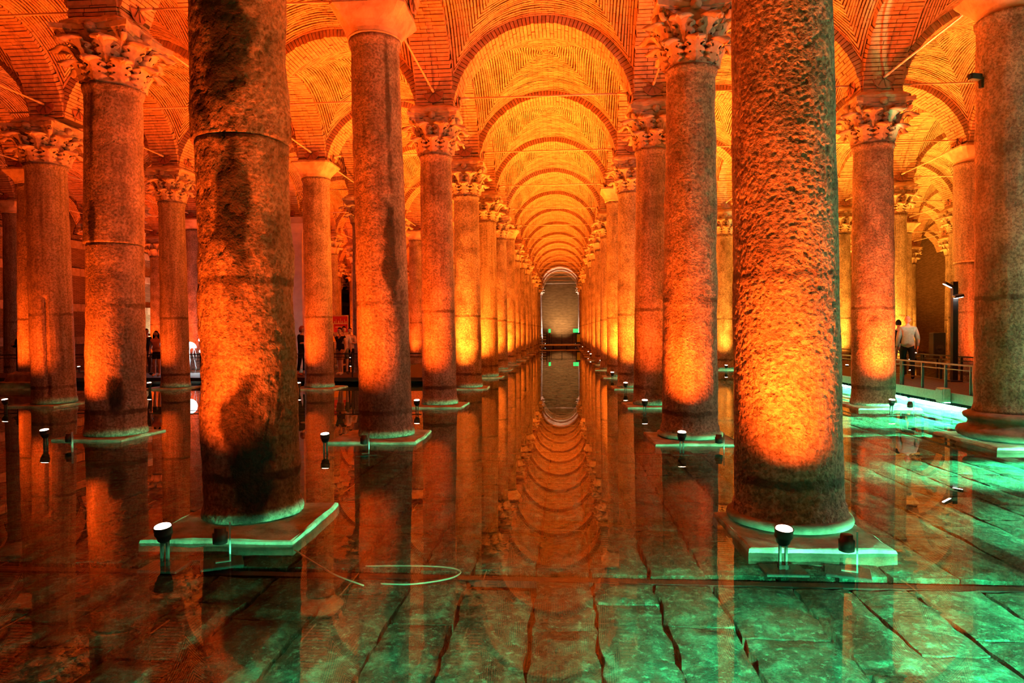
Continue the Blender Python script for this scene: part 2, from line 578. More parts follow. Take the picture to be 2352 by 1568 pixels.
ZS = -0.085           # top of the paving
gut_x = (4.35, 4.85)  # sunken gutter through the paving
gutters_y = (5.10, 10.35)
slabs = []
xcur = -13.0
row = 0
while xcur < 13.0:
    W = rng.uniform(0.36, 0.56)
    if gut_x[0] < xcur + W / 2 < gut_x[1]:
        pass
    y = 2.6 + rng.uniform(-1.0, 0)
    while y < 34:
        L = rng.uniform(0.75, 1.6)
        yc = y + L / 2
        skip = False
        for g in gutters_y:
            if abs(yc - g) < L / 2 + 0.09:
                # shorten the slab so that the channel stays open
                if y < g - 0.09 and g - 0.09 - y > 0.25:
                    L = g - 0.09 - y; yc = y + L / 2
                else:
                    skip = True; L = max(g + 0.09 - y, 0.05)
        inx = gut_x[0] - 0.15 < xcur + W / 2 < gut_x[1] + 0.05 and 5.2 < yc < 10.4
        if not skip:
            slabs.append((xcur + W / 2, yc, L, W))
        y += L
    xcur += W
    row += 1
vis = []
for s in slabs:
    px, py, d = proj(s[0], s[1], ZS)
    mg = 750 if d < 7 else 120
    ok = px is not None and -mg < px < 2352 + mg and d > 1.2
    vis.append((d if ok else 1e6, s))
vis.sort(key=lambda q: q[0])
V = []; F = []
cnt = 0
for d, (x, yc, L, W) in vis:
    if d > 1e5: continue
    v, f = slab_mesh(L - 0.022, W - 0.026, cnt)
    tz = rng.uniform(-0.003, 0.003); rx = rng.uniform(-0.004, 0.004); ry = rng.uniform(-0.003, 0.003)
    if cnt < 290:
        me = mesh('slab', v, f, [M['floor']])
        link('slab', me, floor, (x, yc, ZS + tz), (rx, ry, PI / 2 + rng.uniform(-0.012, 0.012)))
    else:
        n0 = len(V)
        for (a, b, c) in v:
            V.append((x - b, yc + a, ZS + tz + c))
        F.extend([[n0 + q for q in ff] for ff in f])
    cnt += 1
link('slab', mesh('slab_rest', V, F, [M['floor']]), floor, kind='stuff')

water = link('water', mesh('water', [(XW0, YW0, 0), (XW1, YW0, 0), (XW1, YW1, 0), (XW0, YW1, 0)], [(0, 1, 2, 3)], [M['water']]))
tag(water, 'still shallow water covering the whole paved floor', kind='structure')

# --- ceiling
ceiling = empty('ceiling', kind='structure')

def vault_mesh(hx, hy, seed):
    """domical groin vault of brick courses laid in square rings round the crown"""
    w = 0.062
    N = int(round(hx / w))
    Rr = hx + 0.2
    ms = []
    r = np.random.RandomState(seed)
    rows = []          # (m fraction, depth offset)
    for k in range(N):
        rows += [(k / N, 0.03), ((k + 0.16) / N, 0.0), ((k + 0.84) / N, 0.0)]
    rows.append((1.0, 0.0))
    S = 16
    Vv = []; Ff = []; UV = []
    for web in range(4):
        n0 = len(Vv)
        jit = r.uniform(-0.006, 0.006, (N + 1, S + 1))
        for ri, (m, dep) in enumerate(rows):
            k = ri // 3
            for s in range(S + 1):
                t = -1 + 2 * s / S
                wav = 0.012 * math.sin(3.1 * t + k * 0.7 + web) / max(hx, 1)
                mm = min(max(m + (wav if 0.02 < m < 0.98 else 0), 0), 1)
                a, b = mm, t * mm
                if web == 0: u, v = b, a
                elif web == 1: u, v = -a, b
                elif web == 2: u, v = -b, -a
                else: u, v = a, -b
                x, y = u * hx, v * hy
                hA = math.sqrt(max(Rr * Rr - x * x, 0)); hB = math.sqrt(max(Rr * Rr - (v * hx) ** 2, 0))
                K = 26.0
                mx = max(hA, hB)
                z = mx + math.log(math.exp(K * (hA - mx)) + math.exp(K * (hB - mx))) / K - 0.026 * (1 - 0)
                z = ARC_C + max(z, 0) + 0.33 * (1 - u * u) * (1 - v * v)
                z += dep * (0.4 + 1.2 * r.rand()) + (jit[min(k, N), s] if dep == 0 else 0)
                Vv.append((x, y, z))
        C = S + 1
        for ri in range(len(rows) - 1):
            for s in range(S):
                Ff.append((n0 + ri * C + s, n0 + ri * C + s + 1, n0 + (ri + 1) * C + s + 1, n0 + (ri + 1) * C + s))
                for (rr, ss) in ((ri, s), (ri, s + 1), (ri + 1, s + 1), (ri + 1, s)):
                    m = rows[rr][0]
                    UV.append(((-1 + 2 * ss / S) * m * hx + web * 7.3, m * N * 0.062))
    me = mesh('vault', Vv, Ff, [M['vault']])
    l = me.uv_layers.new(name='UVMap')
    l.data.foreach_set('uv', np.array(UV, dtype=np.float32).ravel())
    return me

def voussoir(Ri, Ro, a0, a1, y0, y1):
    P = []
    for y in (y0, y1):
        for (r, a) in ((Ri, a0), (Ri, a1), (Ro, a1), (Ro, a0)):
            P.append((r * math.cos(a), y, ARC_C + r * math.sin(a)))
    return P, [(0, 1, 2, 3), (7, 6, 5, 4), (0, 4, 5, 1), (1, 5, 6, 2), (2, 6, 7, 3), (3, 7, 4, 0)]

def arch_bricks(span, seed, nb=64):
    """list of bricks of one arch spanning along X, three bricks deep across the band"""
    r = random.Random(seed)
    R = span / 2 - HALF
    a0 = math.asin((SPRING - ARC_C) / R)
    st = (PI - 2 * a0) / nb
    out = []
    for k in range(nb):
        c0 = a0 + k * st + st * 0.09; c1 = a0 + (k + 1) * st - st * 0.09
        cuts = [-HALF, -HALF + 0.28, HALF - 0.28, HALF] if k % 2 else [-HALF, -HALF + 0.42, HALF]
        row = []
        for i in range(len(cuts) - 1):
            y0 = cuts[i] + 0.006 + (r.uniform(-0.02, 0.014) if i == 0 else 0)
            y1 = cuts[i + 1] - 0.006 + (r.uniform(-0.014, 0.02) if i == len(cuts) - 2 else 0)
            row.append(voussoir(R + r.uniform(-0.008, 0.012), R + 0.2 + r.uniform(-0.015, 0.015), c0, c1, y0, y1))
        out.append(row)
    return out, R, a0

def arch_core(R, a0, n=40):
    mb = MB()
    Pp = []
    for k in range(n + 1):
        a = a0 - 0.02 + (PI - 2 * a0 + 0.04) * k / n
        for (r, y) in ((R + 0.02, -HALF + 0.03), (R + 0.02, HALF - 0.03), (R + 0.27, HALF - 0.03), (R + 0.27, -HALF + 0.03)):
            Pp.append((r * math.cos(a), y, ARC_C + r * math.sin(a)))
    Fp = []
    for k in range(n):
        for i in range(4):
            Fp.append((k * 4 + i, k * 4 + (i + 1) % 4, (k + 1) * 4 + (i + 1) % 4, (k + 1) * 4 + i))
    mb.add(Pp, Fp)
    return mb

_arch_cache = {}
def arch_full(span):
    key = round(span, 2)
    if key not in _arch_cache:
        b, R, a0 = arch_bricks(span, 11)
        mb = arch_core(R, a0)
        mb.m = [1] * len(mb.m)
        for row in b:
            for P, Fc in row: mb.add(P, Fc, 0)
        _arch_cache[key] = mb.me('arch', [M['brick'], M['joint']])
    return _arch_cache[key]

vaults = {}
def inview(x0, x1, y0, y1, z0=6.5, z1=9.4, mx=160, my=260):
    pts = []
    for x in (x0, x1):
        for y in (y0, y1):
            for z in (z0, z1):
                px, py, d = proj(x, y, z)
                if px is None:
                    px, py = (-9e9 if x < 0 else 9e9), -9e9
                pts.append((px, py))
    xs = [p[0] for p in pts]; ys = [p[1] for p in pts]
    return max(xs) > -mx and min(xs) < 2352 + mx and max(ys) > -my

individual = {('x', 'L', 2): 0, ('x', 'L', 3): 0, ('x', 'L', 4): 0}   # nave arches whose bricks are parts
nbrick = 0
near_rows = {}
for i in range(len(GX) - 1):
    xa, xb = GX[i], GX[i + 1]
    for j in range(-1, JW):
        ya, yb = gy(j), gy(j + 1)
        keep = inview(xa, xb, ya, yb)
        if j <= 0 and -8 < xa < 7: keep = True
        if not keep: continue
        span = xb - xa
        key = (round(span, 2), j % 2)
        if key not in vaults: vaults[key] = vault_mesh(span / 2 - HALF, SP / 2 - HALF, 5 + len(vaults))
        link('vault', vaults[key], ceiling, ((xa + xb) / 2, (ya + yb) / 2, 0), (0, 0, rng.choice((0, PI))))
for i in range(len(GX) - 1):                                   # arches across (spanning X)
    xa, xb = GX[i], GX[i + 1]
    for j in range(0, JW + 1):
        if not inview(xa, xb, gy(j) - 0.4, gy(j) + 0.4, 6.9, 8.8) and not (j <= 1 and -8 < xa < 7): continue
        loc = ((xa + xb) / 2, gy(j), 0)
        if abs(xa + 2.925) < 0.01 and j in (2, 3):
            b, R, a0 = arch_bricks(xb - xa, 20 + j)
            core = link('arch', outward(arch_core(R, a0).me('arch_core', [M['joint']])), ceiling, loc)
            for row in b:
                mb = MB()
                for P, Fc in row[:1]: mb.add(P, Fc)
                if nbrick < 300:
                    nbrick += 1
                    link('brick', mb.me('brick', [M['brick']]), core)
            mb = MB()
            for row in b:
                for P, Fc in row[1:]: mb.add(P, Fc)
            link('brick', mb.me('brick_rest', [M['brick']]), core, kind='stuff')
        else:
            link('arch', arch_full(xb - xa), ceiling, loc)
for i in range(1, len(GX) - 1):                                # arches along (spanning Y)
    x = GX[i]
    for j in range(-1, JW):
        if not inview(x - 0.4, x + 0.4, gy(j), gy(j + 1), 6.9, 8.8) and not (j <= 0 and -8 < x < 7): continue
        link('arch', arch_full(SP), ceiling, (x, gy(j) + SP / 2, 0), (0, 0, PI / 2))
# brick springers over every column head
def springer_mesh(seed):
    r = random.Random(seed)
    mb = MB()
    z = SPRING - 0.16
    mb.box((0, 0, z + 0.42), (0.80, 0.80, 0.90), mi=1)
    for k in range(14):
        h = 0.05
        for side in range(4):
            rot = Matrix.Rotation(side * PI / 2, 3, 'Z')
            t = -HALF
            while t < HALF - 0.02:
                L = min(r.uniform(0.24, 0.40), HALF - t)
                c = rot @ Vector((t + L / 2, -HALF + 0.03 - r.uniform(0, 0.03), z + 0.03 + k * 0.068))
                mb.box(c, (L - 0.012, 0.08, h), rot, 0)
                t += L
    return mb.me('springer', [M['brick'], M['joint']])
SPR = [springer_mesh(k) for k in range(3)]
# ------------------------------------------------------------------ columns
def shaft_mesh(name, z0, z1, r0, r1, nseg, nz, amp, seed, stain=None, foot=True, head=True, pits=0.0, notch=None):
    zs = np.linspace(z0, z1, nz)
    th = np.linspace(0, 2 * PI, nseg, endpoint=False)
    Z, T = np.meshgrid(zs, th, indexing='ij')
    f = (Z - z0) / (z1 - z0)
    Rd = r0 + (r1 - r0) * f ** 1.15
    if foot:
        Rd = Rd + 0.022 * np.clip(1 - (Z - z0) / 0.2, 0, 1) ** 2
        Rd = Rd + 0.012 * (np.abs(Z - z0 - 0.06) < 0.055)
    if head:
        Rd = Rd + 0.035 * np.clip(1 - (z1 - Z) / 0.16, 0, 1) ** 1.5 + 0.012 * (np.abs(z1 - Z - 0.05) < 0.045)
    P = np.stack([np.cos(T) * r0, np.sin(T) * r0, Z], -1).reshape(-1, 3)
    d = amp * (fbm(P * 2.1, seed, 3) * 0.9 + fbm(P * 8, seed + 5, 2) * 0.35)
    if pits > 0:
        n = vnoise(P * np.array([40, 40, 46]), seed + 9)
        d = d - pits * np.clip(n - 0.1, 0, 1)
        n = vnoise(P * 27, seed + 19)
        d = d - 0.45 * pits * np.clip(n - 0.2, 0, 1)
    Rf = Rd.reshape(-1) + d
    Vv = np.stack([np.cos(T.reshape(-1)) * Rf, np.sin(T.reshape(-1)) * Rf, Z.reshape(-1)], -1)
    if notch is not None:
        for (ang, w, za, zb, dep) in notch:
            dt = np.abs((T.reshape(-1) - ang + PI) % (2 * PI) - PI) * r0
            mk = (dt < w) & (Z.reshape(-1) > za) & (Z.reshape(-1) < zb)
            Vv[mk, 0] *= (1 - dep); Vv[mk, 1] *= (1 - dep)
    F = []
    idx = np.arange(nseg)
    for k in range(nz - 1):
        a = k * nseg + idx; b = k * nseg + (idx + 1) % nseg
        F.append(np.stack([a, b, b + nseg, a + nseg], -1))
    F = np.concatenate(F).tolist()
    F.append(list(range(nseg - 1, -1, -1)))
    F.append([(nz - 1) * nseg + i for i in range(nseg)])
    me = mesh(name, Vv, F, None, True)
    if stain is not None:
        at = me.attributes.new('stain', 'FLOAT', 'POINT')
        s = np.zeros(len(Vv))
        for (ang, zc, wa, wz, st) in stain:
            dt = ((T.reshape(-1) - ang + PI) % (2 * PI) - PI)
            nn = fbm(P * np.array([5, 5, 3]), seed + 40, 4) * 0.55
            q = 1 - np.sqrt((dt / wa) ** 2 + ((Z.reshape(-1) - zc) / wz) ** 2) + nn * 0.8
            s = np.maximum(s, np.clip(q * 3.2, 0, 1) * st)
        at.data.foreach_set('value', s.astype(np.float32))
    return me

# --- leaf capital
def leaf_verts(h, W, flare, curl, nu=9, nt=19):
    Vv = []
    for it in range(nt):
        t = it / (nt - 1)
        if t < 0.72:
            q = t / 0.72
            z = h * q; rad = 0.02 + flare * q ** 2.2 * 0.55
        else:
            q = (t - 0.72) / 0.28
            z = h * (1 + 0.10 * math.sin(q * PI) - 0.18 * q * q); rad = 0.02 + flare * (0.55 + curl * q)
        lobe = 1 + 0.26 * math.cos(2 * PI * 4.5 * t + 0.9)
        w = W * (0.72 + 0.25 * math.sin(PI * min(t * 1.15, 1))) * lobe * (1.0 if t < 0.8 else 1 - 0.75 * ((t - 0.8) / 0.2) ** 1.5)
        for iu in range(nu):
            u = -1 + 2 * iu / (nu - 1)
            ridge = 0.050 * math.cos(u * PI * 0.5) + 0.022 * math.cos(u * PI * 3)
            droop = -0.03 * u * u * t
            Vv.append((u * w, rad + ridge + droop * 0.6, z - 0.05 * u * u * t * h * 2))
    return Vv, nu, nt

def leaf_mesh(h, W, flare, curl, r0, nu=9, nt=19):
    """leaf standing on the bell, facing +Y, bent round radius r0, with a back face"""
    Vv, nu, nt = leaf_verts(h, W, flare, curl, nu, nt)
    out = []
    for back in (0, 1):
        for (x, r, z) in Vv:
            rr = r0 + r - (0.035 if back else 0)
            a = x / r0 if not back else x / r0 * 0.92
            out.append((rr * math.sin(a), rr * math.cos(a), z - (0.01 if back else 0)))
    n = nu * nt
    F = []
    for it in range(nt - 1):
        for iu in range(nu - 1):
            if nt > 12 and iu in (1, 6) and it in (5, 9, 10, 13): continue
            q = (it * nu + iu, it * nu + iu + 1, (it + 1) * nu + iu + 1, (it + 1) * nu + iu)
            F.append(q); F.append(tuple(n + k for k in reversed(q)))
    for it in range(nt - 1):
        for iu in (0, nu - 1):
            a, b = it * nu + iu, (it + 1) * nu + iu
            F.append((a, b, n + b, n + a) if iu == 0 else (b, a, n + a, n + b))
    for iu in range(nu - 1):
        a, b = (nt - 1) * nu + iu, (nt - 1) * nu + iu + 1
        F.append((a, b, n + b, n + a))
    return out, F

def volute_geo():
    """corner scroll under the slab, in the +Y direction: a strap that rises, leans out and rolls up"""
    mb = MB()
    pts = []; rs = []
    for k in range(8):
        t = k / 7
        pts.append((0, 0.36 + 0.30 * t ** 1.8, 0.42 + 0.36 * t)); rs.append(0.05 + 0.012 * t)
    c = Vector((0, 0.67, 0.70))
    for k in range(14):
        a = PI / 2 - k * 0.48
        r = 0.085 * (1 - k / 16)
        pts.append((0, c.y + r * math.cos(a), c.z + r * math.sin(a))); rs.append(0.052 - 0.0015 * k)
    mb.tube(pts, rs, 6)
    for s in (-1, 1):     # leafy wings on both sides of the scroll
        mb.add([(0, 0.40, 0.44), (s * 0.16, 0.40, 0.60), (s * 0.20, 0.48, 0.74), (s * 0.05, 0.64, 0.80), (0, 0.60, 0.66), (s * 0.10, 0.56, 0.70)],
               [(0, 1, 5, 4), (1, 2, 5), (2, 3, 5), (3, 4, 5)] if s > 0 else [(4, 5, 1, 0), (5, 2, 1), (5, 3, 2), (5, 4, 3)])
    return mb.v, mb.f

def bell_geo(n=32):
    mb = MB()
    mb.lathe([(0.385, 0.0), (0.40, 0.03), (0.385, 0.06), (0.37, 0.12), (0.37, 0.4), (0.41, 0.6), (0.50, 0.74), (0.53, 0.79), (0.50, 0.80)], n)
    return mb.v, mb.f
def abacus_geo():
    mb = MB()
    P = []
    for z, k in ((0.78, 0.93), (0.81, 0.95), (0.82, 1.0), (0.90, 1.02)):
        for s in range(4):
            for i in range(7):
                t = -1 + 2 * i / 6
                if i == 6: continue
                x = t * 0.60; y = -0.60 + 0.11 * (1 - t * t)
                if i == 0: x, y = -0.58, -0.60
                p = Matrix.Rotation(s * PI / 2, 3, 'Z') @ Vector((x * k, y * k, z))
                P.append(p)
    n = 24
    F = [list(range(n - 1, -1, -1)), [3 * n + i for i in range(n)]]
    for r in range(3):
        for i in range(n):
            F.append((r * n + i, r * n + (i + 1) % n, (r + 1) * n + (i + 1) % n, (r + 1) * n + i))
    mb.add(P, F)
    return mb.v, mb.f
def rosette_geo():
    mb = MB()
    rot = Matrix.Rotation(-PI / 2, 3, 'X')
    mb.lathe([(0.085, -0.05), (0.09, 0.0), (0.075, 0.035), (0.045, 0.05), (0.035, 0.075), (0.005, 0.085)], 10, (0, 0.53, 0.83), rot)
    return mb.v, mb.f
LEAF_LO = leaf_mesh(0.31, 0.138, 0.20, 0.85, 0.375)
LEAF_HI = leaf_mesh(0.33, 0.142, 0.30, 0.80, 0.385)
def lm(name, g, m, smooth=True):
    return mesh(name, g[0], g[1], [m], smooth)
ME_LO = lm('leaf_lower', LEAF_LO, M['capital'])
ME_HI = lm('leaf_upper', LEAF_HI, M['capital'])
ME_VOL = lm('volute', volute_geo(), M['capital'])
ME_BELL = lm('bell', bell_geo(), M['capital'])
ME_ABA = lm('abacus', abacus_geo(), M['capital'], False)
ME_ROS = lm('rosette', rosette_geo(), M['capital'])
def far_capital():
    mb = MB()
    mb.add(*bell_geo(16)); mb.add(*abacus_geo())
    lo = leaf_mesh(0.33, 0.165, 0.20, 0.85, 0.375, 5, 6); hi = leaf_mesh(0.34, 0.165, 0.27, 0.75, 0.385, 5, 6)
    vo = volute_geo()
    def addr(g, a, dz):
        rot = Matrix.Rotation(a, 3, 'Z')
        mb.add([rot @ Vector(p) + Vector((0, 0, dz)) for p in g[0]], g[1])
    for k in range(8):
        addr(lo, k * PI / 4, 0.03); addr(hi, (k + 0.5) * PI / 4, 0.30)
    for k in range(4): addr(vo, PI / 4 + k * PI / 2, 0)
    return mb.me('capital', [M['capital']], True)
ME_FARCAP = far_capital()

def block_mesh(name, prof, n, m, amp, seed, sq=0.0):
    """rounded-square lofted block; prof = list of (half width, z, squareness 0..1)"""
    Vv = []; N = n * 4
    for (hw, z, s) in prof:
        for i in range(N):
            a = 2 * PI * (i + 0.5) / N
            c, d = math.cos(a), math.sin(a)
            k = 1 / max(abs(c), abs(d))
            r = hw * (1 - s) + hw * s * min(k, 1.36)
            Vv.append((r * c, r * d, z))
    P = np.array(Vv)
    d = fbm(P * 4.5, seed, 3) * amp
    rr = np.sqrt(P[:, 0] ** 2 + P[:, 1] ** 2)
    P[:, 0] *= (1 + d / rr); P[:, 1] *= (1 + d / rr)
    P[:, 2] += fbm(P * 5 + 31, seed + 3, 2) * amp * 0.6
    F = [list(range(N - 1, -1, -1)), [(len(prof) - 1) * N + i for i in range(N)]]
    for k in range(len(prof) - 1):
        for i in range(N):
            F.append((k * N + i, k * N + (i + 1) % N, (k + 1) * N + (i + 1) % N, (k + 1) * N + i))
    return mesh(name, P, F, [m], False)

IMPOST = [block_mesh('impost', [(0.50, 0, 1), (0.56, 0.04, 1), (0.57, 0.12, 1), (0.52, 0.2, 1), (0.43, 0.30, 1), (0.38, 0.34, 1)], 10, M['mortar'], 0.035, 70 + k) for k in range(3)]
PLAINCAP = [block_mesh('block_capital', [(0.40, 0, 0), (0.44, 0.02, 0), (0.44, 0.05, 0), (0.45, 0.12, 0.1), (0.49, 0.24, 0.35), (0.55, 0.38, 0.7), (0.60, 0.50, 0.95), (0.59, 0.56, 1), (0.42, 0.62, 1)], 10, M['mortar'], 0.012, 80 + k) for k in range(2)]

def plinth_mesh(h, seed, top=0.034, bot=-0.17):
    r = random.Random(seed)
    mb = MB()
    n = 6
    N = 4 * n
    prof = [(1.0, bot), (1.0, top - 0.04), (0.985, top - 0.012), (0.955, top)]
    P = []
    out = []
    for s in range(4):
        for i in range(n):
            t = -1 + 2 * i / n
            p = Matrix.Rotation(s * PI / 2, 3, 'Z') @ Vector((t * h, -h, 0))
            if i == 0: p = p * 0.985
            out.append(p + Vector((r.uniform(-0.018, 0.018), r.uniform(-0.018, 0.018), 0)))
    for k, z in prof:
        for p in out: P.append((p.x * k, p.y * k, z + (r.uniform(-0.008, 0.008) if z > bot else 0)))
    F = [list(range(N - 1, -1, -1)), [3 * N + i for i in range(N)]]
    for k in range(3):
        for i in range(N):
            F.append((k * N + i, k * N + (i + 1) % N, (k + 1) * N + (i + 1) % N, (k + 1) * N + i))
    mb.add(P, F)
    return mb.me('plinth', [M['plinth']])
PLINTHS = [plinth_mesh(h, 90 + k) for k, h in enumerate((0.70, 0.76, 0.66, 0.72))]
def ring_mesh(r):
    mb = MB()
    mb.lathe([(r + 0.02, 0.0), (r + 0.065, 0.015), (r + 0.075, 0.045), (r + 0.065, 0.075), (r + 0.03, 0.09)], 40)
    return mb.me('base_ring', [M['plinth']], True)

CAPSTYLE = {('L', 1): 'plain', ('LL', 3): 'plain', ('RR', 1): 'plain', ('RRR', 3): 'plain', ('R', 4): 'plain', ('L', 6): 'plain', ('LLLL', 3): 'plain',
            ('LLLLL', 4): 'plain', ('LLLL', 5): 'plain', ('R', 9): 'plain', ('L', 10): 'plain', ('LL', 6): 'plain', ('RR', 8): 'plain', ('RR', 0): 'plain',
            ('RRRR', 6): 'plain', ('R', 12): 'plain', ('L', 13): 'plain'}
F_ = -PI / 2           # angle of the side that faces the camera
SPEC = {
    ('L', 0): dict(r0=0.43, r1=0.405, mat='col_rough', lean=1.0, adj='soot-stained cracked', seg=128, nz=150, amp=0.022, pits=0.03,
                   drum=3.47, poff=(0.06, -0.22), ph=0, psc=0.92, stain=[(F_ + 0.33, 0.70, 0.62, 0.75, 1), (F_ + 0.12, 4.75, 0.62, 1.5, 0.92), (F_ + 0.12, 2.9, 0.46, 0.8, 0.9)]),
    ('R', 0): dict(r0=0.455, r1=0.405, mat='col_pitted', lean=0.8, adj='deeply pitted orange', seg=240, nz=430, amp=0.006, pits=0.015, ring=True, poff=(-0.02, -0.28), ph=2, psc=0.86),
    ('L', 1): dict(r0=0.43, r1=0.385, mat='col_rough', lean=1.2, adj='dark-streaked', seg=96, nz=150, amp=0.014, pits=0.012,
                   stain=[(F_ + 0.62, 2.95, 0.30, 0.85, 0.9), (F_ + 0.72, 5.2, 0.14, 1.3, 0.7), (F_ - 0.3, 4.9, 0.1, 0.2, 0.5)]),
    ('R', 1): dict(r0=0.435, r1=0.375, mat='col_pitted', lean=-0.3, adj='bright orange rough', seg=96, nz=160, amp=0.012, pits=0.018, ring=True),
    ('LL', 1): dict(r0=0.46, r1=0.42, mat='col_rough', lean=-0.5, adj='broken two-piece', seg=96, nz=140, amp=0.012, pits=0.012, drum=3.2,
                    stain=[(F_ + 0.60, 0.72, 0.36, 0.28, 1), (F_ - 0.2, 3.5, 0.18, 0.4, 0.9), (F_ - 0.22, 5.1, 0.12, 0.8, 0.75)]),
    ('LLL', 2): dict(x=-12.45, r0=0.47, r1=0.44, mat='col_smooth', lean=1.2, adj='slotted red-lit', seg=96, nz=110, amp=0.01, notch=[(F_ + 0.38, 0.05, 0.2, 2.6, 0.14)]),
    ('L', 2): dict(r0=0.40, r1=0.36, mat='col_rough', lean=0.5, adj='grainy orange', seg=80, nz=120, amp=0.010, pits=0.01),
    ('R', 2): dict(r0=0.40, r1=0.37, mat='col_rough', lean=-0.5, adj='grey-edged', seg=80, nz=120, amp=0.010, pits=0.01),
    ('RR', 1): dict(r0=0.52, r1=0.46, mat='col_rough', lean=0.5, adj='tall moulded-base', seg=96, nz=140, amp=0.014, pits=0.014, base='attic'),
    ('RR', 2): dict(r0=0.45, r1=0.40, mat='col_pitted', lean=0.2, adj='pale green-lit', seg=96, nz=140, amp=0.010, pits=0.014),
    ('RRR', 3): dict(r0=0.50, r1=0.44, mat='col_smooth', lean=0.8, adj='smooth two-tone', seg=64, nz=100, amp=0.008, drum=3.6),
    ('LL', 3): dict(r0=0.44, r1=0.40, mat='col_rough', lean=0.4, adj='red block-capital', seg=64, nz=100, amp=0.010, pits=0.01),
    ('LLL', 3): dict(r0=0.42, r1=0.37, mat='col_smooth', lean=0.6, adj='dim red', seg=64, nz=90, amp=0.008),
    ('L', 3): dict(r0=0.41, r1=0.37, mat='col_pitted', lean=0.3, adj='glowing yellow', seg=64, nz=110, amp=0.008, pits=0.01),
    ('R', 3): dict(r0=0.40, r1=0.36, mat='col_pitted', lean=0, adj='yellow-lit', seg=64, nz=110, amp=0.008, pits=0.01),
}
UPPOW = {('L', 6): 1.5, ('R', 5): 1.7, ('R', 6): 1.5, ('L', 7): 1.5, ('R', 7): 1.4, ('L', 0): 0.55, ('LL', 1): 0.8, ('LLL', 2): 0.6, ('L', 3): 1.9, ('L', 4): 2.0, ('L', 5): 1.3, ('R', 4): 1.7, ('R', 3): 1.4, ('R', 0): 0.95, ('R', 2): 0.5,
         ('LLL', 3): 0.45, ('LL', 2): 0.6, ('RR', 4): 1.6, ('RRR', 4): 1.6, ('RR', 1): 0.25, ('RRR', 3): 0.7}
FAR_SHAFT = {}
cols = {}
PIER = ('LLL', 5)
SKIP = set()
for row, X in XS.items():
    order = 0
    for j in range(0, JW):
        x = SPEC.get((row, j), {}).get('x', X)
        y = gy(j)
        px, py, d = proj(x, y, 3)
        if px is None or px < -130 or px > 2352 + 170: continue
        if (row, j) in SKIP: continue
        cols[(row, j)] = (x, y, order)
        order += 1

def col_label(row, j, adj, cap, order):
    return '%s marble column%s, %s in the %s' % (adj, '' if cap == 'plain' or 'base' in adj else ' with leaf capital', ORD[order], ROW[row])

ATTIC = None
def attic_mesh():
    mb = MB()
    mb.lathe([(0.66, 0.0), (0.74, 0.03), (0.77, 0.09), (0.74, 0.15), (0.66, 0.17), (0.62, 0.19), (0.60, 0.24), (0.62, 0.28), (0.66, 0.30), (0.68, 0.34), (0.66, 0.38), (0.58, 0.40)], 48)
    return mb.me('moulded_base', [M['plinth']], True)

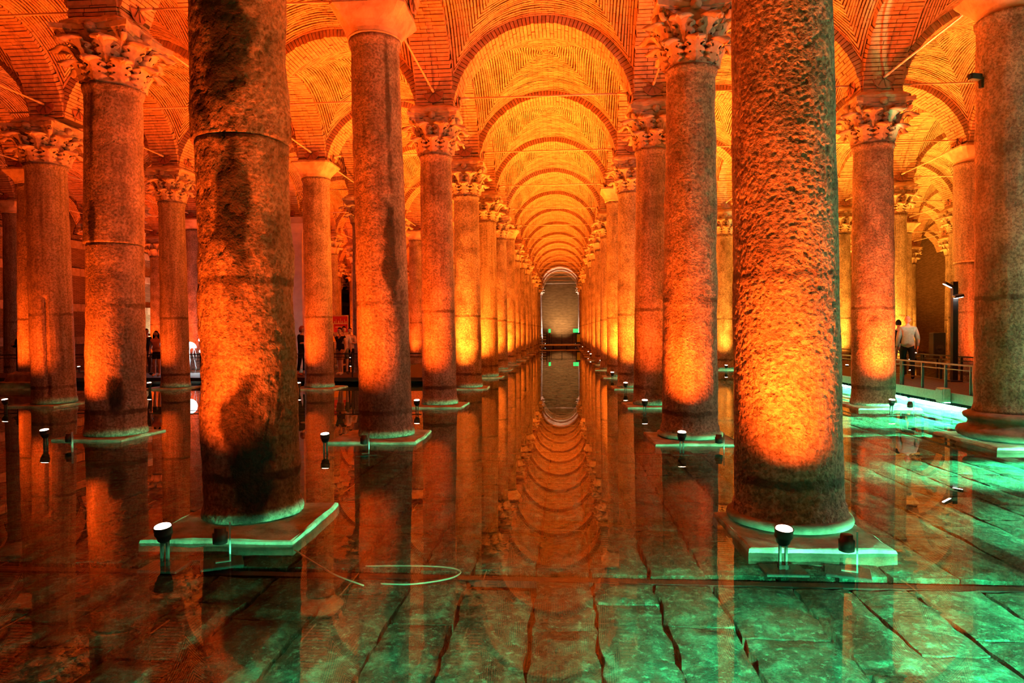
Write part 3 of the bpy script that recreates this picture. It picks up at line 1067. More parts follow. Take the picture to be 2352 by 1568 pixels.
for (row, j), (x, y, order) in cols.items():
    r = random.Random(hash((len(row), row[0] == 'L', j)) & 0xffff)
    sp = SPEC.get((row, j), {})
    cap = CAPSTYLE.get((row, j), 'leaf')
    px, py, d = proj(x, y, 2)
    if (row, j) == PIER:
        root = empty('pier', (x, y, 0), label='thick smooth rendered pier flaring out under the vault behind the dark-side walkway', cat='pier')
        mb = MB()
        link('core', block_mesh('core', [(0.85, -0.17, 0.9), (0.85, 0.3, 0.9), (0.80, 3.0, 0.9), (0.80, 5.6, 0.9), (0.86, 6.1, 0.95), (0.98, 6.5, 1), (1.0, 6.79, 1)], 8, M['concrete'], 0.01, 33), root)
        link('footing', block_mesh('footing', [(1.0, -0.17, 1), (1.0, 0.1, 1), (0.95, 0.14, 1)], 6, M['plinth'], 0.015, 34), root)
        continue
    adj = sp.get('adj', r.choice(['weathered orange', 'worn amber', 'mottled orange', 'grainy amber', 'faded red']))
    root = empty('column', (x, y, 0), (0, -R_(sp.get('lean', r.uniform(-0.3, 0.7))) * 0, 0), col_label(row, j, adj, cap, order), 'column', 'marble columns of the cistern')
    top = 6.42 if cap == 'plain' else 5.78
    zb = 0.04
    lean = R_(sp.get('lean', r.uniform(-0.2, 0.6)))
    r0 = sp.get('r0', r.uniform(0.39, 0.45)); r1 = sp.get('r1', r0 - r.uniform(0.03, 0.05))
    # plinth
    poff = sp.get('poff', (r.uniform(-0.06, 0.06), r.uniform(-0.2, -0.02)))
    pl = link('plinth', PLINTHS[sp.get('ph', r.randrange(4))], root, (poff[0], poff[1], 0), (0, 0, r.uniform(-0.04, 0.04)))
    pl.scale = (sp.get('psc', 0.92), sp.get('psc', 0.92), 1.0)
    if sp.get('base') == 'attic':
        link('moulded_base', attic_mesh(), root, (0, 0, 0.04)); zb = 0.42
        pl.scale = (1.3, 1.3, 1.0)
    elif sp.get('ring'):
        link('base_ring', ring_mesh(r0), root, (0, 0, 0.035)); zb = 0.10
    if row == 'LLLL' and j == 3:
        link('pedestal', block_mesh('pedestal', [(0.75, 0, 1), (0.75, 0.18, 1), (0.62, 0.2, 1), (0.58, 0.42, 0.9), (0.5, 0.5, 0)], 6, M['plinth'], 0.01, 3), root, (0, 0, 0.04)); zb = 0.5
    mat = M[sp.get('mat', r.choice(['col_smooth', 'col_rough', 'col_pitted']))]
    def put(name, me, z0):
        if not me.materials: me.materials.append(mat)
        o = link(name, me, root, (math.sin(lean) * -0.0, 0, 0))
        # lean about the base: top goes towards -X for a positive angle
        o.rotation_euler = (0, -lean, 0)
        return o
    if sp:
        zc = top
        seed = 100 + j * 7 + len(row) * 13 + (row[0] == 'R') * 50
        if 'drum' in sp:
            zd = sp['drum']
            rm = r0 + (r1 - r0) * ((zd - zb) / (top - zb))
            nza = max(30, int(sp['nz'] * (zd - zb) / (top - zb)))
            put('drum', shaft_mesh('drum', zb, zd - 0.006, r0, rm, sp['seg'], nza, sp['amp'], seed, sp.get('stain', []), True, False, sp.get('pits', 0)), 0)
            up = put('drum', shaft_mesh('drum', zd + 0.006, top, rm + 0.02, r1 + 0.012, sp['seg'], sp['nz'] - nza + 20, sp['amp'], seed + 3, sp.get('stain', []), False, True, sp.get('pits', 0)), 0)
            up.location.x += -0.012
        else:
            put('shaft', shaft_mesh('shaft', zb, top, r0, r1, sp['seg'], sp['nz'], sp['amp'], seed, sp.get('stain', []), True, True, sp.get('pits', 0), sp.get('notch')), 0)
    else:
        key = (cap, r.randrange(3))
        if key not in FAR_SHAFT:
            FAR_SHAFT[key] = shaft_mesh('shaft', 0.04, top, 0.42, 0.375, 40, 60, 0.008, 200 + key[1] * 9 + (cap == 'plain'))
        me = FAR_SHAFT[key]
        if not me.materials: me.materials.append(M['col_rough'])
        o = put('shaft', me, 0)
        o.material_slots[0].link = 'OBJECT'; o.material_slots[0].material = mat
        q = r0 / 0.42
        o.scale = (q, q, 1)
    # head
    hx = -math.sin(lean) * top
    rot = r.choice((0, PI / 2, PI, -PI / 2)) + r.uniform(-0.03, 0.03)
    if cap == 'plain':
        link('block_capital', PLAINCAP[r.randrange(2)], root, (hx, 0, top), (0, 0, rot), (1, 1, (SPRING - 0.08 - top) / 0.62))
    else:
        s = r1 / 0.375 * 0.98
        zs_ = 1.0
        if d < 33:
            c = link('capital', ME_BELL, root, (hx, 0, top), (0, 0, rot), (s, s, zs_))
            for k in range(8):
                link('leaf', ME_LO, c, (0, 0, 0.03), (0, 0, k * PI / 4))
                link('leaf', ME_HI, c, (0, 0, 0.30), (0, 0, (k + 0.5) * PI / 4))
            for k in range(4):
                link('volute', ME_VOL, c, (0, 0, 0), (0, 0, PI / 4 + k * PI / 2))
                link('rosette', ME_ROS, c, (0, 0, 0), (0, 0, k * PI / 2))
            link('abacus', ME_ABA, c)
        else:
            link('capital', ME_FARCAP, root, (hx, 0, top), (0, 0, rot), (s, s, zs_))
        link('impost', IMPOST[r.randrange(3)], root, (hx * 0.5, 0, top + 0.88), (0, 0, rot), (1, 1, (SPRING - 0.12 - top - 0.88) / 0.34))
for (row, j), (x, y, order) in list(cols.items()):
    link('springer', SPR[j % 3], ceiling, (XS[row], y, 0), (0, 0, 0))

# ------------------------------------------------------------------ tie rods with star plates
def disc_mesh():
    mb = MB()
    rot = Matrix.Rotation(PI / 2, 3, 'Y')
    mb.lathe([(0.215, 0.0), (0.23, 0.004), (0.23, 0.018), (0.21, 0.022)], 20, (0, 0, 0), rot)
    return mb.me('anchor_plate', [M['plate']])
def spokes_mesh():
    mb = MB()
    for k in range(8):
        a = k * PI / 4 + 0.2
        rot = Matrix.Rotation(a, 3, 'X')
        mb.box(rot @ Vector((0.027, 0, 0.115)), (0.014, 0.014, 0.17), rot)
    mb.lathe([(0.04, 0.02), (0.04, 0.06), (0.025, 0.07)], 10, (0, 0, 0), Matrix.Rotation(PI / 2, 3, 'Y'))
    return mb.me('spoke_star', [M['iron']])
ME_DISC, ME_SPK = disc_mesh(), spokes_mesh()
_rods = {}
def rod_mesh(L):
    k = round(L, 2)
    if k not in _rods:
        mb = MB()
        mb.tube([(-L / 2 + 0.44, 0, 0), (-L / 2 + 0.75, 0, 0)], 0.030, 8)
        mb.tube([(-L / 2 + 0.70, 0, 0), (L / 2 - 0.70, 0, 0)], 0.021, 8)
        mb.tube([(L / 2 - 0.75, 0, 0), (L / 2 - 0.44, 0, 0)], 0.030, 8)
        _rods[k] = mb.me('rod', [M['steel']], True)
    return _rods[k]
def tie_rod(x, y, L, along_y, label, group):
    root = empty('tie_rod', (x, y, 7.12), (0, 0, PI / 2 if along_y else 0), label, 'rod', group)
    link('rod', rod_mesh(L), root)
    for s in (-1, 1):
        p = link('anchor_disc', ME_DISC, root, (s * (L / 2 - 0.475), 0, 0), (0, 0, PI if s > 0 else 0))  # round anchor plate that ties the rod end to the pier
        link('spoke_star', ME_SPK, p)
RODSKIP = set()
ROWS_X = ['LLLLL', 'LLLL', 'LLL', 'LL', 'L', 'R', 'RR', 'RRR', 'RRRR', 'RRRRR']
AISLE = {('L', 'R'): 'nave', ('LL', 'L'): 'first dark aisle', ('LLL', 'LL'): 'second dark aisle', ('LLLL', 'LLL'): 'third dark aisle', ('LLLLL', 'LLLL'): 'fourth dark aisle',
         ('R', 'RR'): 'aisle before the walkway', ('RR', 'RRR'): 'walkway aisle', ('RRR', 'RRRR'): 'aisle behind the walkway', ('RRRR', 'RRRRR'): 'second aisle behind the walkway'}
for a, b in zip(ROWS_X[:-1], ROWS_X[1:]):
    n = 0
    for j in range(1, JW):
        if not ((a, j) in cols or (b, j) in cols): continue
        if a + b != 'LR' and j > 7: continue
        L = XS[b] - XS[a]
        xm = (XS[a] + XS[b]) / 2
        pa = proj(XS[a], gy(j), 7.1); pb = proj(XS[b], gy(j), 7.1)
        if pa[0] is None or pb[0] is None or pb[0] < 0 or pa[0] > 2352 or max(pa[1], pb[1]) < -10: continue
        if ('x', a, j) in RODSKIP: continue
        tie_rod(xm, gy(j), L, False, 'iron tie rod crossing the %s, %s along it' % (AISLE[(a, b)], ORD[n]), 'tie rods under the vaults')
        n += 1
for a in ROWS_X:
    n = 0
    for j in range(1, 9):
        if (a, j) not in cols and (a, j + 1) not in cols: continue
        pa = proj(XS[a], gy(j), 7.1); pb = proj(XS[a], gy(j + 1), 7.1)
        if pa[0] is None or (max(pa[0], pb[0]) < 0) or (min(pa[0], pb[0]) > 2352) or max(pa[1], pb[1]) < -10: continue
        if ('y', a, j) in RODSKIP: continue
        tie_rod(XS[a], gy(j) + SP / 2, SP, True, 'iron tie rod running lengthwise over the %s, %s along it' % (ROW[a], ORD[n]), 'tie rods under the vaults')
        n += 1

# ------------------------------------------------------------------ floor uplights
def plate_mesh():
    mb = MB(); mb.cbox((0, 0, 0.01), (0.31, 0.24, 0.02), 0.006); return mb.me('base_plate', [M['railpaint']])
def stem_mesh():
    mb = MB()
    for s in (-1, 1): mb.box((s * 0.022, 0, 0.11), (0.016, 0.03, 0.20))
    mb.box((0, 0, 0.03), (0.07, 0.05, 0.03))
    return mb.me('stem', [M['lampbody']])
def head_mesh():
    mb = MB()
    mb.lathe([(0.03, 0.0), (0.048, 0.02), (0.058, 0.06), (0.064, 0.065), (0.067, 0.075), (0.064, 0.085), (0.066, 0.125), (0.069, 0.13), (0.066, 0.135), (0.060, 0.128)], 20)
    return mb.me('lamp_head', [M['lampbody']], True)
def lens_mesh(m):
    mb = MB(); mb.lathe([(0.060, 0.0), (0.058, 0.006), (0.03, 0.012), (0.002, 0.013)], 20); return mb.me('lens', [m], True)
ME_PL, ME_ST, ME_HD, ME_LN, ME_LW = plate_mesh(), stem_mesh(), head_mesh(), lens_mesh(M['lens']), lens_mesh(M['lens_white'])
def spot(parent, loc, power, color, size=1.9, blend=1.0, radius=0.05, rot=(0, 0, 0)):
    ld = bpy.data.lights.new('beam', 'SPOT')
    ld.energy = power; ld.color = color; ld.spot_size = size; ld.spot_blend = blend; ld.shadow_soft_size = radius
    lo = bpy.data.objects.new('beam', ld)
    COL.objects.link(lo)
    lo.parent = parent; lo.location = loc; lo.rotation_euler = rot
    return lo
ZF = -0.08
def uplight(x, y, power, label, tilt=-0.20, yaw=0.0, color=ORANGE, lens=None, size=2.75):
    root = empty('floor_uplight', (x, y, ZF), (0, 0, yaw), label, 'spotlight', 'floor uplights in the water')
    link('base_plate', ME_PL, root)
    link('stem', ME_ST, root, (0, 0, 0.01))
    h = link('lamp_head', ME_HD, root, (0, 0, 0.20), (-tilt, 0, 0))
    link('lens', lens or ME_LN, h, (0, 0, 0.128))
    # the lamp shines along its axis (spot points down -Z: turn it over)
    spot(root, (0, math.sin(tilt) * 0.16, 0.20 + 0.155), power, color, size, 1.0, 0.06, (PI - tilt, 0, 0))
    return root
LAMPOFF = {('L', 0): (-0.14, -1.22), ('R', 0): (-0.36, -1.03), ('L', 1): (-0.55, -1.35), ('R', 1): (-0.29, -1.0), ('L', 2): (-0.25, -1.35), ('LL', 1): (-0.4, -1.1), ('RR', 2): (-0.1, -1.1)}
NOLAMP = {('RR', 1), ('LL', 4), ('LLL', 4), ('LLLL', 4), ('LLLLL', 4)}
for (row, j), (x, y, order) in cols.items():
    if (row, j) == PIER or (row, j) in NOLAMP: continue
    if len(row) >= 4 and j > 10: continue
    ox, oy = LAMPOFF.get((row, j), (rng.uniform(-0.35, -0.1), rng.uniform(-1.35, -1.1)))
    p = P_UP * UPPOW.get((row, j), rng.uniform(0.75, 1.25))
    if j >= 13: p *= 0.4
    if row in ('LL', 'LLL', 'LLLL', 'LLLLL'): p *= 0.65
    ucol = (1.0, 0.33, 0.03) if row[:2] == 'RR' and j >= 4 else (1.0, 0.165, 0.010) if row in 'LR' and j >= 3 else ORANGE
    uplight(x + ox, y + oy, p, 'lit floor uplight in front of the %s column of the %s' % (ORD[order], ROW[row]), color=ucol)
# unlit fixtures beside the near plinths
def dark_spot(x, y, yaw, label):
    root = empty('unlit_floodlight', (x, y, ZF), (0, 0, yaw), label, 'spotlight', 'unlit floodlights beside the plinths')
    link('base_plate', ME_PL, root)
    mb = MB(); mb.box((0.0, 0, 0.16), (0.012, 0.03, 0.30)); mb.box((-0.05, 0, 0.012), (0.11, 0.03, 0.012))
    link('bracket', mb.me('bracket', [M['alu']]), root, (0.06, 0, 0.01))
    mb = MB(); mb.lathe([(0.03, -0.06), (0.055, -0.05), (0.057, 0.03), (0.045, 0.035), (0.043, 0.07), (0.02, 0.072)], 14)
    link('lamp_head', mb.me('lamp_head_off', [M['lampbody']], True), root, (-0.01, 0, 0.22), (0.0, 0.0, 0))
for (row, j, ox, oy, lab) in (('L', 0, 0.26, -1.12, 'unlit black floodlight by the soot-stained column'), ('R', 0, 0.10, -1.05, 'unlit black floodlight by the deeply pitted column'),
                              ('L', 1, 0.0, -1.25, 'unlit black floodlight by the dark-streaked column'), ('R', 1, 0.25, -1.0, 'unlit black floodlight by the bright orange rough column'),
                              ('RR', 2, 0.28, -1.1, 'unlit black floodlight by the pale green-lit column'), ('LL', 1, 0.1, -1.25, 'unlit black floodlight by the broken two-piece column')):
    x, y, o = cols[(row, j)]
    dark_spot(x + ox, y + oy, 0.5 if row == 'L' else -0.35, lab)

# ------------------------------------------------------------------ walkways
def rail(name, a, b, h, label, step=1.02, z0=0.30, double=3, mat='railpaint', group='walkway railings'):
    a = Vector((*a, 0)); b = Vector((*b, 0)); L = (b - a).length
    ang = math.atan2(b.y - a.y, b.x - a.x)
    root = empty(name, (a.x, a.y, z0 + 0.002), (0, 0, ang), label, 'railing', group)
    mb = MB(); mb.box((L / 2, 0, h), (L, 0.05, 0.035)); link('top_rail', mb.me('top_rail', [M[mat]]), root)
    mb = MB(); mb.box((L / 2, 0, h - 0.11), (L, 0.03, 0.02)); link('mid_rail', mb.me('mid_rail', [M[mat]]), root)
    mb = MB(); mb.box((0, 0, h / 2), (0.04, 0.05, h)); pm = mb.me('post', [M[mat]])
    mb = MB(); mb.box((-0.04, 0, h / 2), (0.04, 0.05, h)); mb.box((0.04, 0, h / 2), (0.04, 0.05, h)); pd = mb.me('post', [M[mat]])
    k = 0; t = 0.1
    while t < L:
        link('post', pd if k % double == 0 else pm, root, (t, 0, 0)); k += 1; t += step
    return root
def deck(name, x0, x1, y0, y1, zt, label, along_y, th=0.10, edge='alu'):
    root = empty(name, ((x0 + x1) / 2, (y0 + y1) / 2, zt), label=label, cat='walkway')
    w, l = x1 - x0, y1 - y0
    n = 0
    pw = 0.145
    mb = MB(); 
    if along_y: mb.cbox((0, 0, -0.02), (pw - 0.012, l, 0.04), 0.005)
    else: mb.cbox((0, 0, -0.02), (w, pw - 0.012, 0.04), 0.005)
    pmesh = mb.me('plank', [M['deck']])
    tot = w if along_y else l
    t = -tot / 2 + pw / 2
    while t < tot / 2:
        link('plank', pmesh, root, (t, 0, 0) if along_y else (0, t, 0)); t += pw
    mb = MB()
    for s in (-1, 1):
        if along_y: mb.box((s * (w / 2 + 0.012), 0, -th / 2), (0.024, l, th))
        else: mb.box((0, s * (l / 2 + 0.012), -th / 2), (w, 0.024, th))
    link('fascia', mb.me('fascia', [M[edge]]), root)
    mb = MB()
    k = -(l if along_y else w) / 2 + 0.5
    while k < (l if along_y else w) / 2:
        for s in (-0.12, 0.12):
            c = (s * w, k, -(zt - ZB) / 2 - 0.02) if along_y else (k, s * l, -(zt - ZB) / 2 - 0.02)
            mb.box(c, (0.08, 0.08, zt - ZB - 0.04))
        k += 2.45
    link('leg', mb.me('legs', [M['railpaint']]), root, kind='stuff')
    return root
XD0, XD1 = 8.50, 10.60
deck('walkway', XD0, XD1, 1.0, 44.0, 0.30, 'dark plank walkway with pale steel edge beside the green-lit water', True, 0.21)
deck('walkway', -4.0, XD1, -1.0, 0.9, 0.24, 'dark plank walkway that the view is taken from', False, 0.15)
rail('railing', (XD0 + 0.05, 3.0), (XD0 + 0.05, 43), 0.62, 'low dark railing on the near edge of the green-lit walkway')
rail('railing', (XD1 - 0.05, 3.0), (XD1 - 0.05, 43), 0.66, 'low dark railing on the far edge of the green-lit walkway')
deck('walkway', -24.0, -4.6, 22.5, 25.2, 0.22, 'dark crosswise walkway carrying visitors behind the dark-side columns', False, 0.12, 'black')
rail('railing', (-24.0, 22.55), (-4.7, 22.55), 0.78, 'thin black railing along the dark crosswise walkway', 1.3, 0.22, 2, 'black')
deck('walkway', -6.9, -4.6, 25.25, 60, 0.20, 'dark walkway running away through the first dark aisle', True, 0.12, 'black')
rail('railing', (-4.65, 25.3), (-4.65, 58), 0.80, 'thin black railing along the walkway of the first dark aisle', 1.6, 0.2, 2, 'black')
# green strips under the walkway edge
def strip(loc, L, along_y, power, label, rotz=0.0, tilt=0.0, color=GREEN):
    root = empty('light_strip', loc, (0, 0, rotz), label, 'light', 'green strips under the walkway')
    mb = MB(); mb.box((0, 0.0, 0), (L, 0.03, 0.03)); link('housing', mb.me('strip_housing', [M['alu']]), root, (0, 0.03, 0.0))
    mb = MB(); mb.box((0, 0, 0), (L, 0.012, 0.024)); link('diffuser', mb.me('strip_diffuser', [M['strip']]), root, (0, 0.008, 0.0))
    ld = bpy.data.lights.new('strip_beam', 'AREA')
    ld.shape = 'RECTANGLE'; ld.size = L; ld.size_y = 0.05; ld.energy = power; ld.color = color
    lo = bpy.data.objects.new('strip_beam', ld); COL.objects.link(lo)
    lo.parent = root; lo.location = (0, -0.01, 0); lo.rotation_euler = Euler((R_(-90) + tilt, 0, 0))   # faces local -Y
    return root
ZL = 0.112
# local -Y must face world -X: rotate by -90 deg
for k, (ya, yb, pw) in enumerate(((2.0, 7.0, 2.0), (7.0, 13.0, 2.6), (13.0, 19.0, 3.2), (19.0, 26.0, 2.6))):
    strip((XD0 + 0.50, (ya + yb) / 2, ZL), yb - ya - 0.2, True, P_GREEN * pw, 'green light strip under the walkway edge, %s stretch from the viewer' % ORD[k], -PI / 2)
for k, (xa, xb, pw) in enumerate(((5.6, 8.4, 2.4), (2.8, 5.6, 2.2), (0.2, 2.8, 0.35))):
    strip(((xa + xb) / 2, 0.45, ZL), xb - xa - 0.2, False, P_GREEN * pw, 'green light strip under the viewing walkway, %s from the corner' % ORD[k], PI)
# green floodlights added above both walkways to throw green light on the paving
P_WASH = 15000.0
def added_washer(x, y, z, yaw, label, power, down=29, size=37, zs=0.245):
    root = empty('added_floodlight', (x, y, z), (0, 0, yaw), label, 'spotlight', 'green floodlights added along the walkways')
    mb = MB(); mb.cbox((0, -0.09, 0), (0.20, 0.16, 0.14), 0.012); link('housing', mb.me('wash_housing', [M['lampbody']]), root)
    mb = MB(); mb.box((0, 0.03, 0.075), (0.22, 0.10, 0.008)); link('visor', mb.me('visor', [M['lampbody']]), root)
    mb = MB(); mb.box((0, -0.006, 0), (0.16, 0.008, 0.10)); link('lens', mb.me('wash_lens', [M['strip']]), root)
    mb = MB(); mb.tube([(0, -0.09, -0.07), (0, -0.09, zs - z)], 0.02, 8); link('stem', mb.me('wash_stem', [M['black']]), root)
    spot(root, (0, 0.01, 0), power, GREEN, R_(size), 0.45, 0.05, (R_(90 - down), 0, 0))
for k, (x, pw) in enumerate(((-0.9, 0.10), (0.9, 0.36), (2.6, 0.9), (4.3, 1.3), (6.0, 1.6), (7.7, 1.6))):
    added_washer(x, 0.80, 1.0, 0, 'added unseen green floodlight over the viewing walkway, %s along it' % ORD[k], P_WASH * pw)
for k, (y, pw) in enumerate(((4.0, 2.0), (6.5, 2.4), (9.0, 2.6), (11.5, 2.6), (14.0, 1.8))):
    added_washer(XD0 + 0.16, y, 1.05, PI / 2, 'added green floodlight on the near edge of the long walkway, %s along it' % ORD[k], P_WASH * pw, zs=0.305)

# lamp post, loudspeaker, box on the green-lit walkway
def lamp_post(x, y, label, power):
    root = empty('lamp_post', (x, y, 0.30), label=label, cat='lamp', group='lamp posts on the walkway')
    mb = MB(); mb.box((0, 0, 1.33), (0.13, 0.13, 2.66)); link('pole', mb.me('pole', [M['black']]), root)
    mb = MB(); mb.cbox((0, 0, 0.02), (0.3, 0.3, 0.04), 0.01); link('foot_plate', mb.me('foot_plate', [M['black']]), root)
    mb = MB(); mb.cbox((0, 0, 0), (0.24, 0.16, 0.07), 0.01); hm = mb.me('lamp_head', [M['lampbody']])
    mb = MB(); mb.box((0, 0, 0), (0.2, 0.12, 0.012)); gm = mb.me('lens', [M['lens_white']])
    for (dx, dz, ry) in ((-0.22, 2.58, 0.5), (0.03, 2.28, -0.2)):
        h = link('lamp_head', hm, root, (dx, -0.12, dz), (0.2, ry, 0))
        link('lens', gm, h, (0, 0, -0.04))
    spot(root, (-0.26, -0.15, 2.48), power, (0.90, 0.93, 0.62), 2.6, 0.6, 0.1, (R_(72), 0, R_(72)))
lamp_post(10.35, 19.4, 'black lamp post with two small white lamps on the walkway', 110)
lamp_post(10.35, 7.2, 'added black lamp post out of view, lighting the column sides from the walkway', 700)  # added post, out of view, throws cooler light on the column sides
root = empty('loudspeaker', (11.35, 22.2, 0.0), label='black box loudspeaker on a stand in front of the red brick wall', cat='speaker')
mb = MB(); mb.cbox((0, 0, 1.2), (0.36, 0.3, 0.8), 0.02); link('cabinet', mb.me('cabinet', [M['black']]), root)
mb = MB(); mb.lathe([(0.12, 0), (0.125, 0.01), (0.06, 0.015), (0.02, 0.03)], 16, (0, -0.15, 1.1), Matrix.Rotation(PI / 2, 3, 'X')); link('cone', mb.me('cone', [M['lampbody']]), root)
mb = MB(); mb.tube([(0, 0, -0.16), (0, 0, 0.82)], 0.03, 8); link('stand', mb.me('stand', [M['black']]), root)
root = empty('junction_box', (XD0 - 0.112, 16.15, 0.18), label='pale box fixed to the walkway edge under the railing', cat='box')
mb = MB(); mb.cbox((0, 0, 0.0), (0.16, 0.32, 0.32), 0.015); link('case', mb.me('case', [M['pale_box']]), root, (0, 0, 0.06))
mb = MB(); mb.cbox((-0.09, 0, 0.06), (0.02, 0.28, 0.26), 0.008); link('lid', mb.me('lid', [M['alu']]), root)

root = empty('security_camera', (6.34, 11.16, 5.5), (0, 0, 0.3), 'small black security camera fixed high on the tall moulded-base column', 'camera')
mb = MB(); mb.cbox((-0.12, 0, 0.03), (0.20, 0.09, 0.09), 0.01); link('body', mb.me('camera_body', [M['black']]), root)
mb = MB(); mb.box((0.02, 0, -0.05), (0.10, 0.05, 0.16)); link('bracket', mb.me('camera_bracket', [M['black']]), root)
mb = MB(); mb.lathe([(0.028, 0), (0.03, 0.02), (0.012, 0.024)], 12, (-0.22, 0, 0.03), Matrix.Rotation(-PI / 2, 3, 'Y')); link('lens', mb.me('camera_lens', [M['lampbody']]), root)

# ------------------------------------------------------------------ white lamps, jellyfish lights, far end
def jelly(x, y, z, r, label):
    root = empty('jellyfish_lamp', (x, y, ZB), label=label, cat='lamp', group='jellyfish lamps in the water')
    mb = MB()
    prof = [(0.02 * r, r * 0.78), (r * 0.35, r * 0.74), (r * 0.68, r * 0.56), (r * 0.92, r * 0.24), (r, 0.0), (r * 0.93, -0.03), (r * 0.5, 0.06)]
    mb.lathe(prof[::-1], 20, cap=False)
    link('bell', mb.me('jelly_bell', [M['jelly']], True), root, (0, 0, z - ZB))
    mb = MB(); mb.tube([(0, 0, 0), (0.02, 0, (z - ZB) * 0.5), (0, 0, z - ZB + 0.02)], 0.022, 8); link('stalk', mb.me('stalk', [M['alu']]), root)
    rr = random.Random(int(x * 100))
    for k in range(7):
        a = k * 2 * PI / 7
        p = [(r * 0.7 * math.cos(a), r * 0.7 * math.sin(a), z - ZB)]
        for q in range(1, 6):
            p.append((p[0][0] + rr.uniform(-0.08, 0.08), p[0][1] + rr.uniform(-0.08, 0.08), (z - ZB) * (1 - q / 5.2)))
        mb = MB(); mb.tube(p, 0.006, 5); link('tentacle', mb.me('tentacle', [M['alu']]), root)
    ld = bpy.data.lights.new('glow', 'POINT'); ld.energy = 90; ld.color = (0.85, 0.95, 1.0); ld.shadow_soft_size = r
    lo = bpy.data.objects.new('glow', ld); COL.objects.link(lo); lo.parent = root; lo.location = (0, 0, z - ZB - 0.08)
for jx, jd, jz, jr, lab in ((434, 26.75, 1.17, 0.27, 'glowing white jellyfish lamp standing clear of the soot-stained column'), (471, 26.9, 1.0, 0.22, 'glowing white jellyfish lamp half behind the soot-stained column, lower one'),
                            (472, 28.3, 1.42, 0.27, 'glowing white jellyfish lamp half behind the soot-stained column, higher one')):
    ju = (jx - 1176) / 1600 * jd
    jelly(-sy * jd + cy * ju, cy * jd + sy * ju, jz, jr, lab)
def white_flood(x, y, power, label, tilt, yaw, color=(1.0, 0.93, 0.78), size=1.7):
    return uplight(x, y, power, label, tilt, yaw, color, ME_LW, size)
white_flood(-25.9, 43.2, 2600, 'white floor floodlight against the brick wall behind the visitors', 0.05, PI / 2, (1.0, 0.82, 0.5), 1.6)
for s, x in ((-1, XS['L']), (1, XS['R'])):
    nm = 'dark-side' if s < 0 else 'green-lit'
    white_flood(x + 0.72 * -s, gy(15) - 0.1, 7000, 'white floor floodlight beside the last column of the %s nave row' % nm, 0.1, -s * PI / 2, (1.0, 0.93, 0.80), 0.9)
white_flood(-0.4, gy(15) + 1.6, 3800, 'white floor floodlight at the foot of the end wall', 0.75, 0, (1.0, 0.58, 0.22), 1.4)
# landing at the far end of the nave
root = empty('landing', (-0.5, 72.4, 0), label='pale steel landing crossing the far end of the nave', cat='walkway')
mb = MB(); mb.cbox((0, 0, 0.26), (4.6, 2.4, 0.12), 0.02); link('deck', mb.me('landing_deck', [M['white']]), root)
mb = MB()
for x in (-2.1, -0.7, 0.7, 2.1):
    for y in (-1, 1): mb.box((x, y, 0.02), (0.12, 0.12, 0.38))
link('legs', mb.me('landing_legs', [M['black']]), root, kind='stuff')
rail('railing', (-2.6, 73.5), (1.7, 73.5), 1.0, 'black railing along the back of the far landing', 1.1, 0.32, 2, 'black')
root = empty('steps', (-2.3, 72.0, 0.32), label='small pale metal steps with handrail on the far landing', cat='stairs')
for k in range(4):
    mb = MB(); mb.box((0, 0.25 * k, 0.2 + 0.28 * k), (0.8, 0.3, 0.05)); link('tread', mb.me('tread', [M['white']]), root)
mb = MB(); mb.box((-0.42, 0.35, 0.75), (0.05, 1.1, 1.5)); link('stringer', mb.me('stringer', [M['alu']]), root)
mb = MB(); mb.tube([(0.42, -0.1, 0), (0.42, -0.1, 1.1), (0.42, 0.9, 1.6), (0.42, 0.9, 0)], 0.03, 6); link('handrail', mb.me('handrail', [M['black']]), root)
def exit_sign(x, y, w, label, rz):
    root = empty('exit_sign', (x, y, 0.32), (0, 0, rz), label, 'sign')
    mb = MB(); mb.tube([(0, 0, 0), (0, 0, 1.25)], 0.03, 8); link('post', mb.me('post', [M['black']]), root)
    mb = MB(); mb.cbox((0, 0, 1.4), (w, 0.08, 0.38), 0.02); link('panel', mb.me('panel', [M['exit']]), root)
    mb = MB()      # white running figure and arrow strokes
    for (cx, cz, sx, sz, a) in ((-0.12, 1.5, 0.06, 0.06, 0), (-0.10, 1.41, 0.05, 0.12, 0.3), (-0.14, 1.33, 0.12, 0.03, -0.5), (-0.05, 1.32, 0.04, 0.10, -0.4), (0.12, 1.40, 0.16, 0.035, 0), (0.17, 1.42, 0.08, 0.03, 0.7), (0.17, 1.38, 0.08, 0.03, -0.7)):
        mb.box((cx, -0.045, cz), (sx, 0.01, sz), Matrix.Rotation(a, 3, 'Y'))
    link('pictogram', mb.me('pictogram', [M['white']]), root)
exit_sign(1.15, 72.0, 0.56, 'green exit sign facing the viewer on the far landing', 0.05)
exit_sign(-1.55, 72.0, 0.5, 'green exit sign turned edge-on on the far landing', 1.25)
root = empty('info_stand', (1.45, 72.8, 0.32), label='yellow notice on a black stand at the end of the landing', cat='sign')
mb = MB(); mb.cbox((0, 0.03, 0.6), (0.62, 0.06, 1.2), 0.01); link('frame', mb.me('frame', [M['black']]), root)
mb = MB(); mb.box((0, -0.01, 0.62), (0.36, 0.02, 0.8)); link('notice', mb.me('notice', [plain('yellow_print', (0.75, 0.5, 0.03), 0.6)]), root)
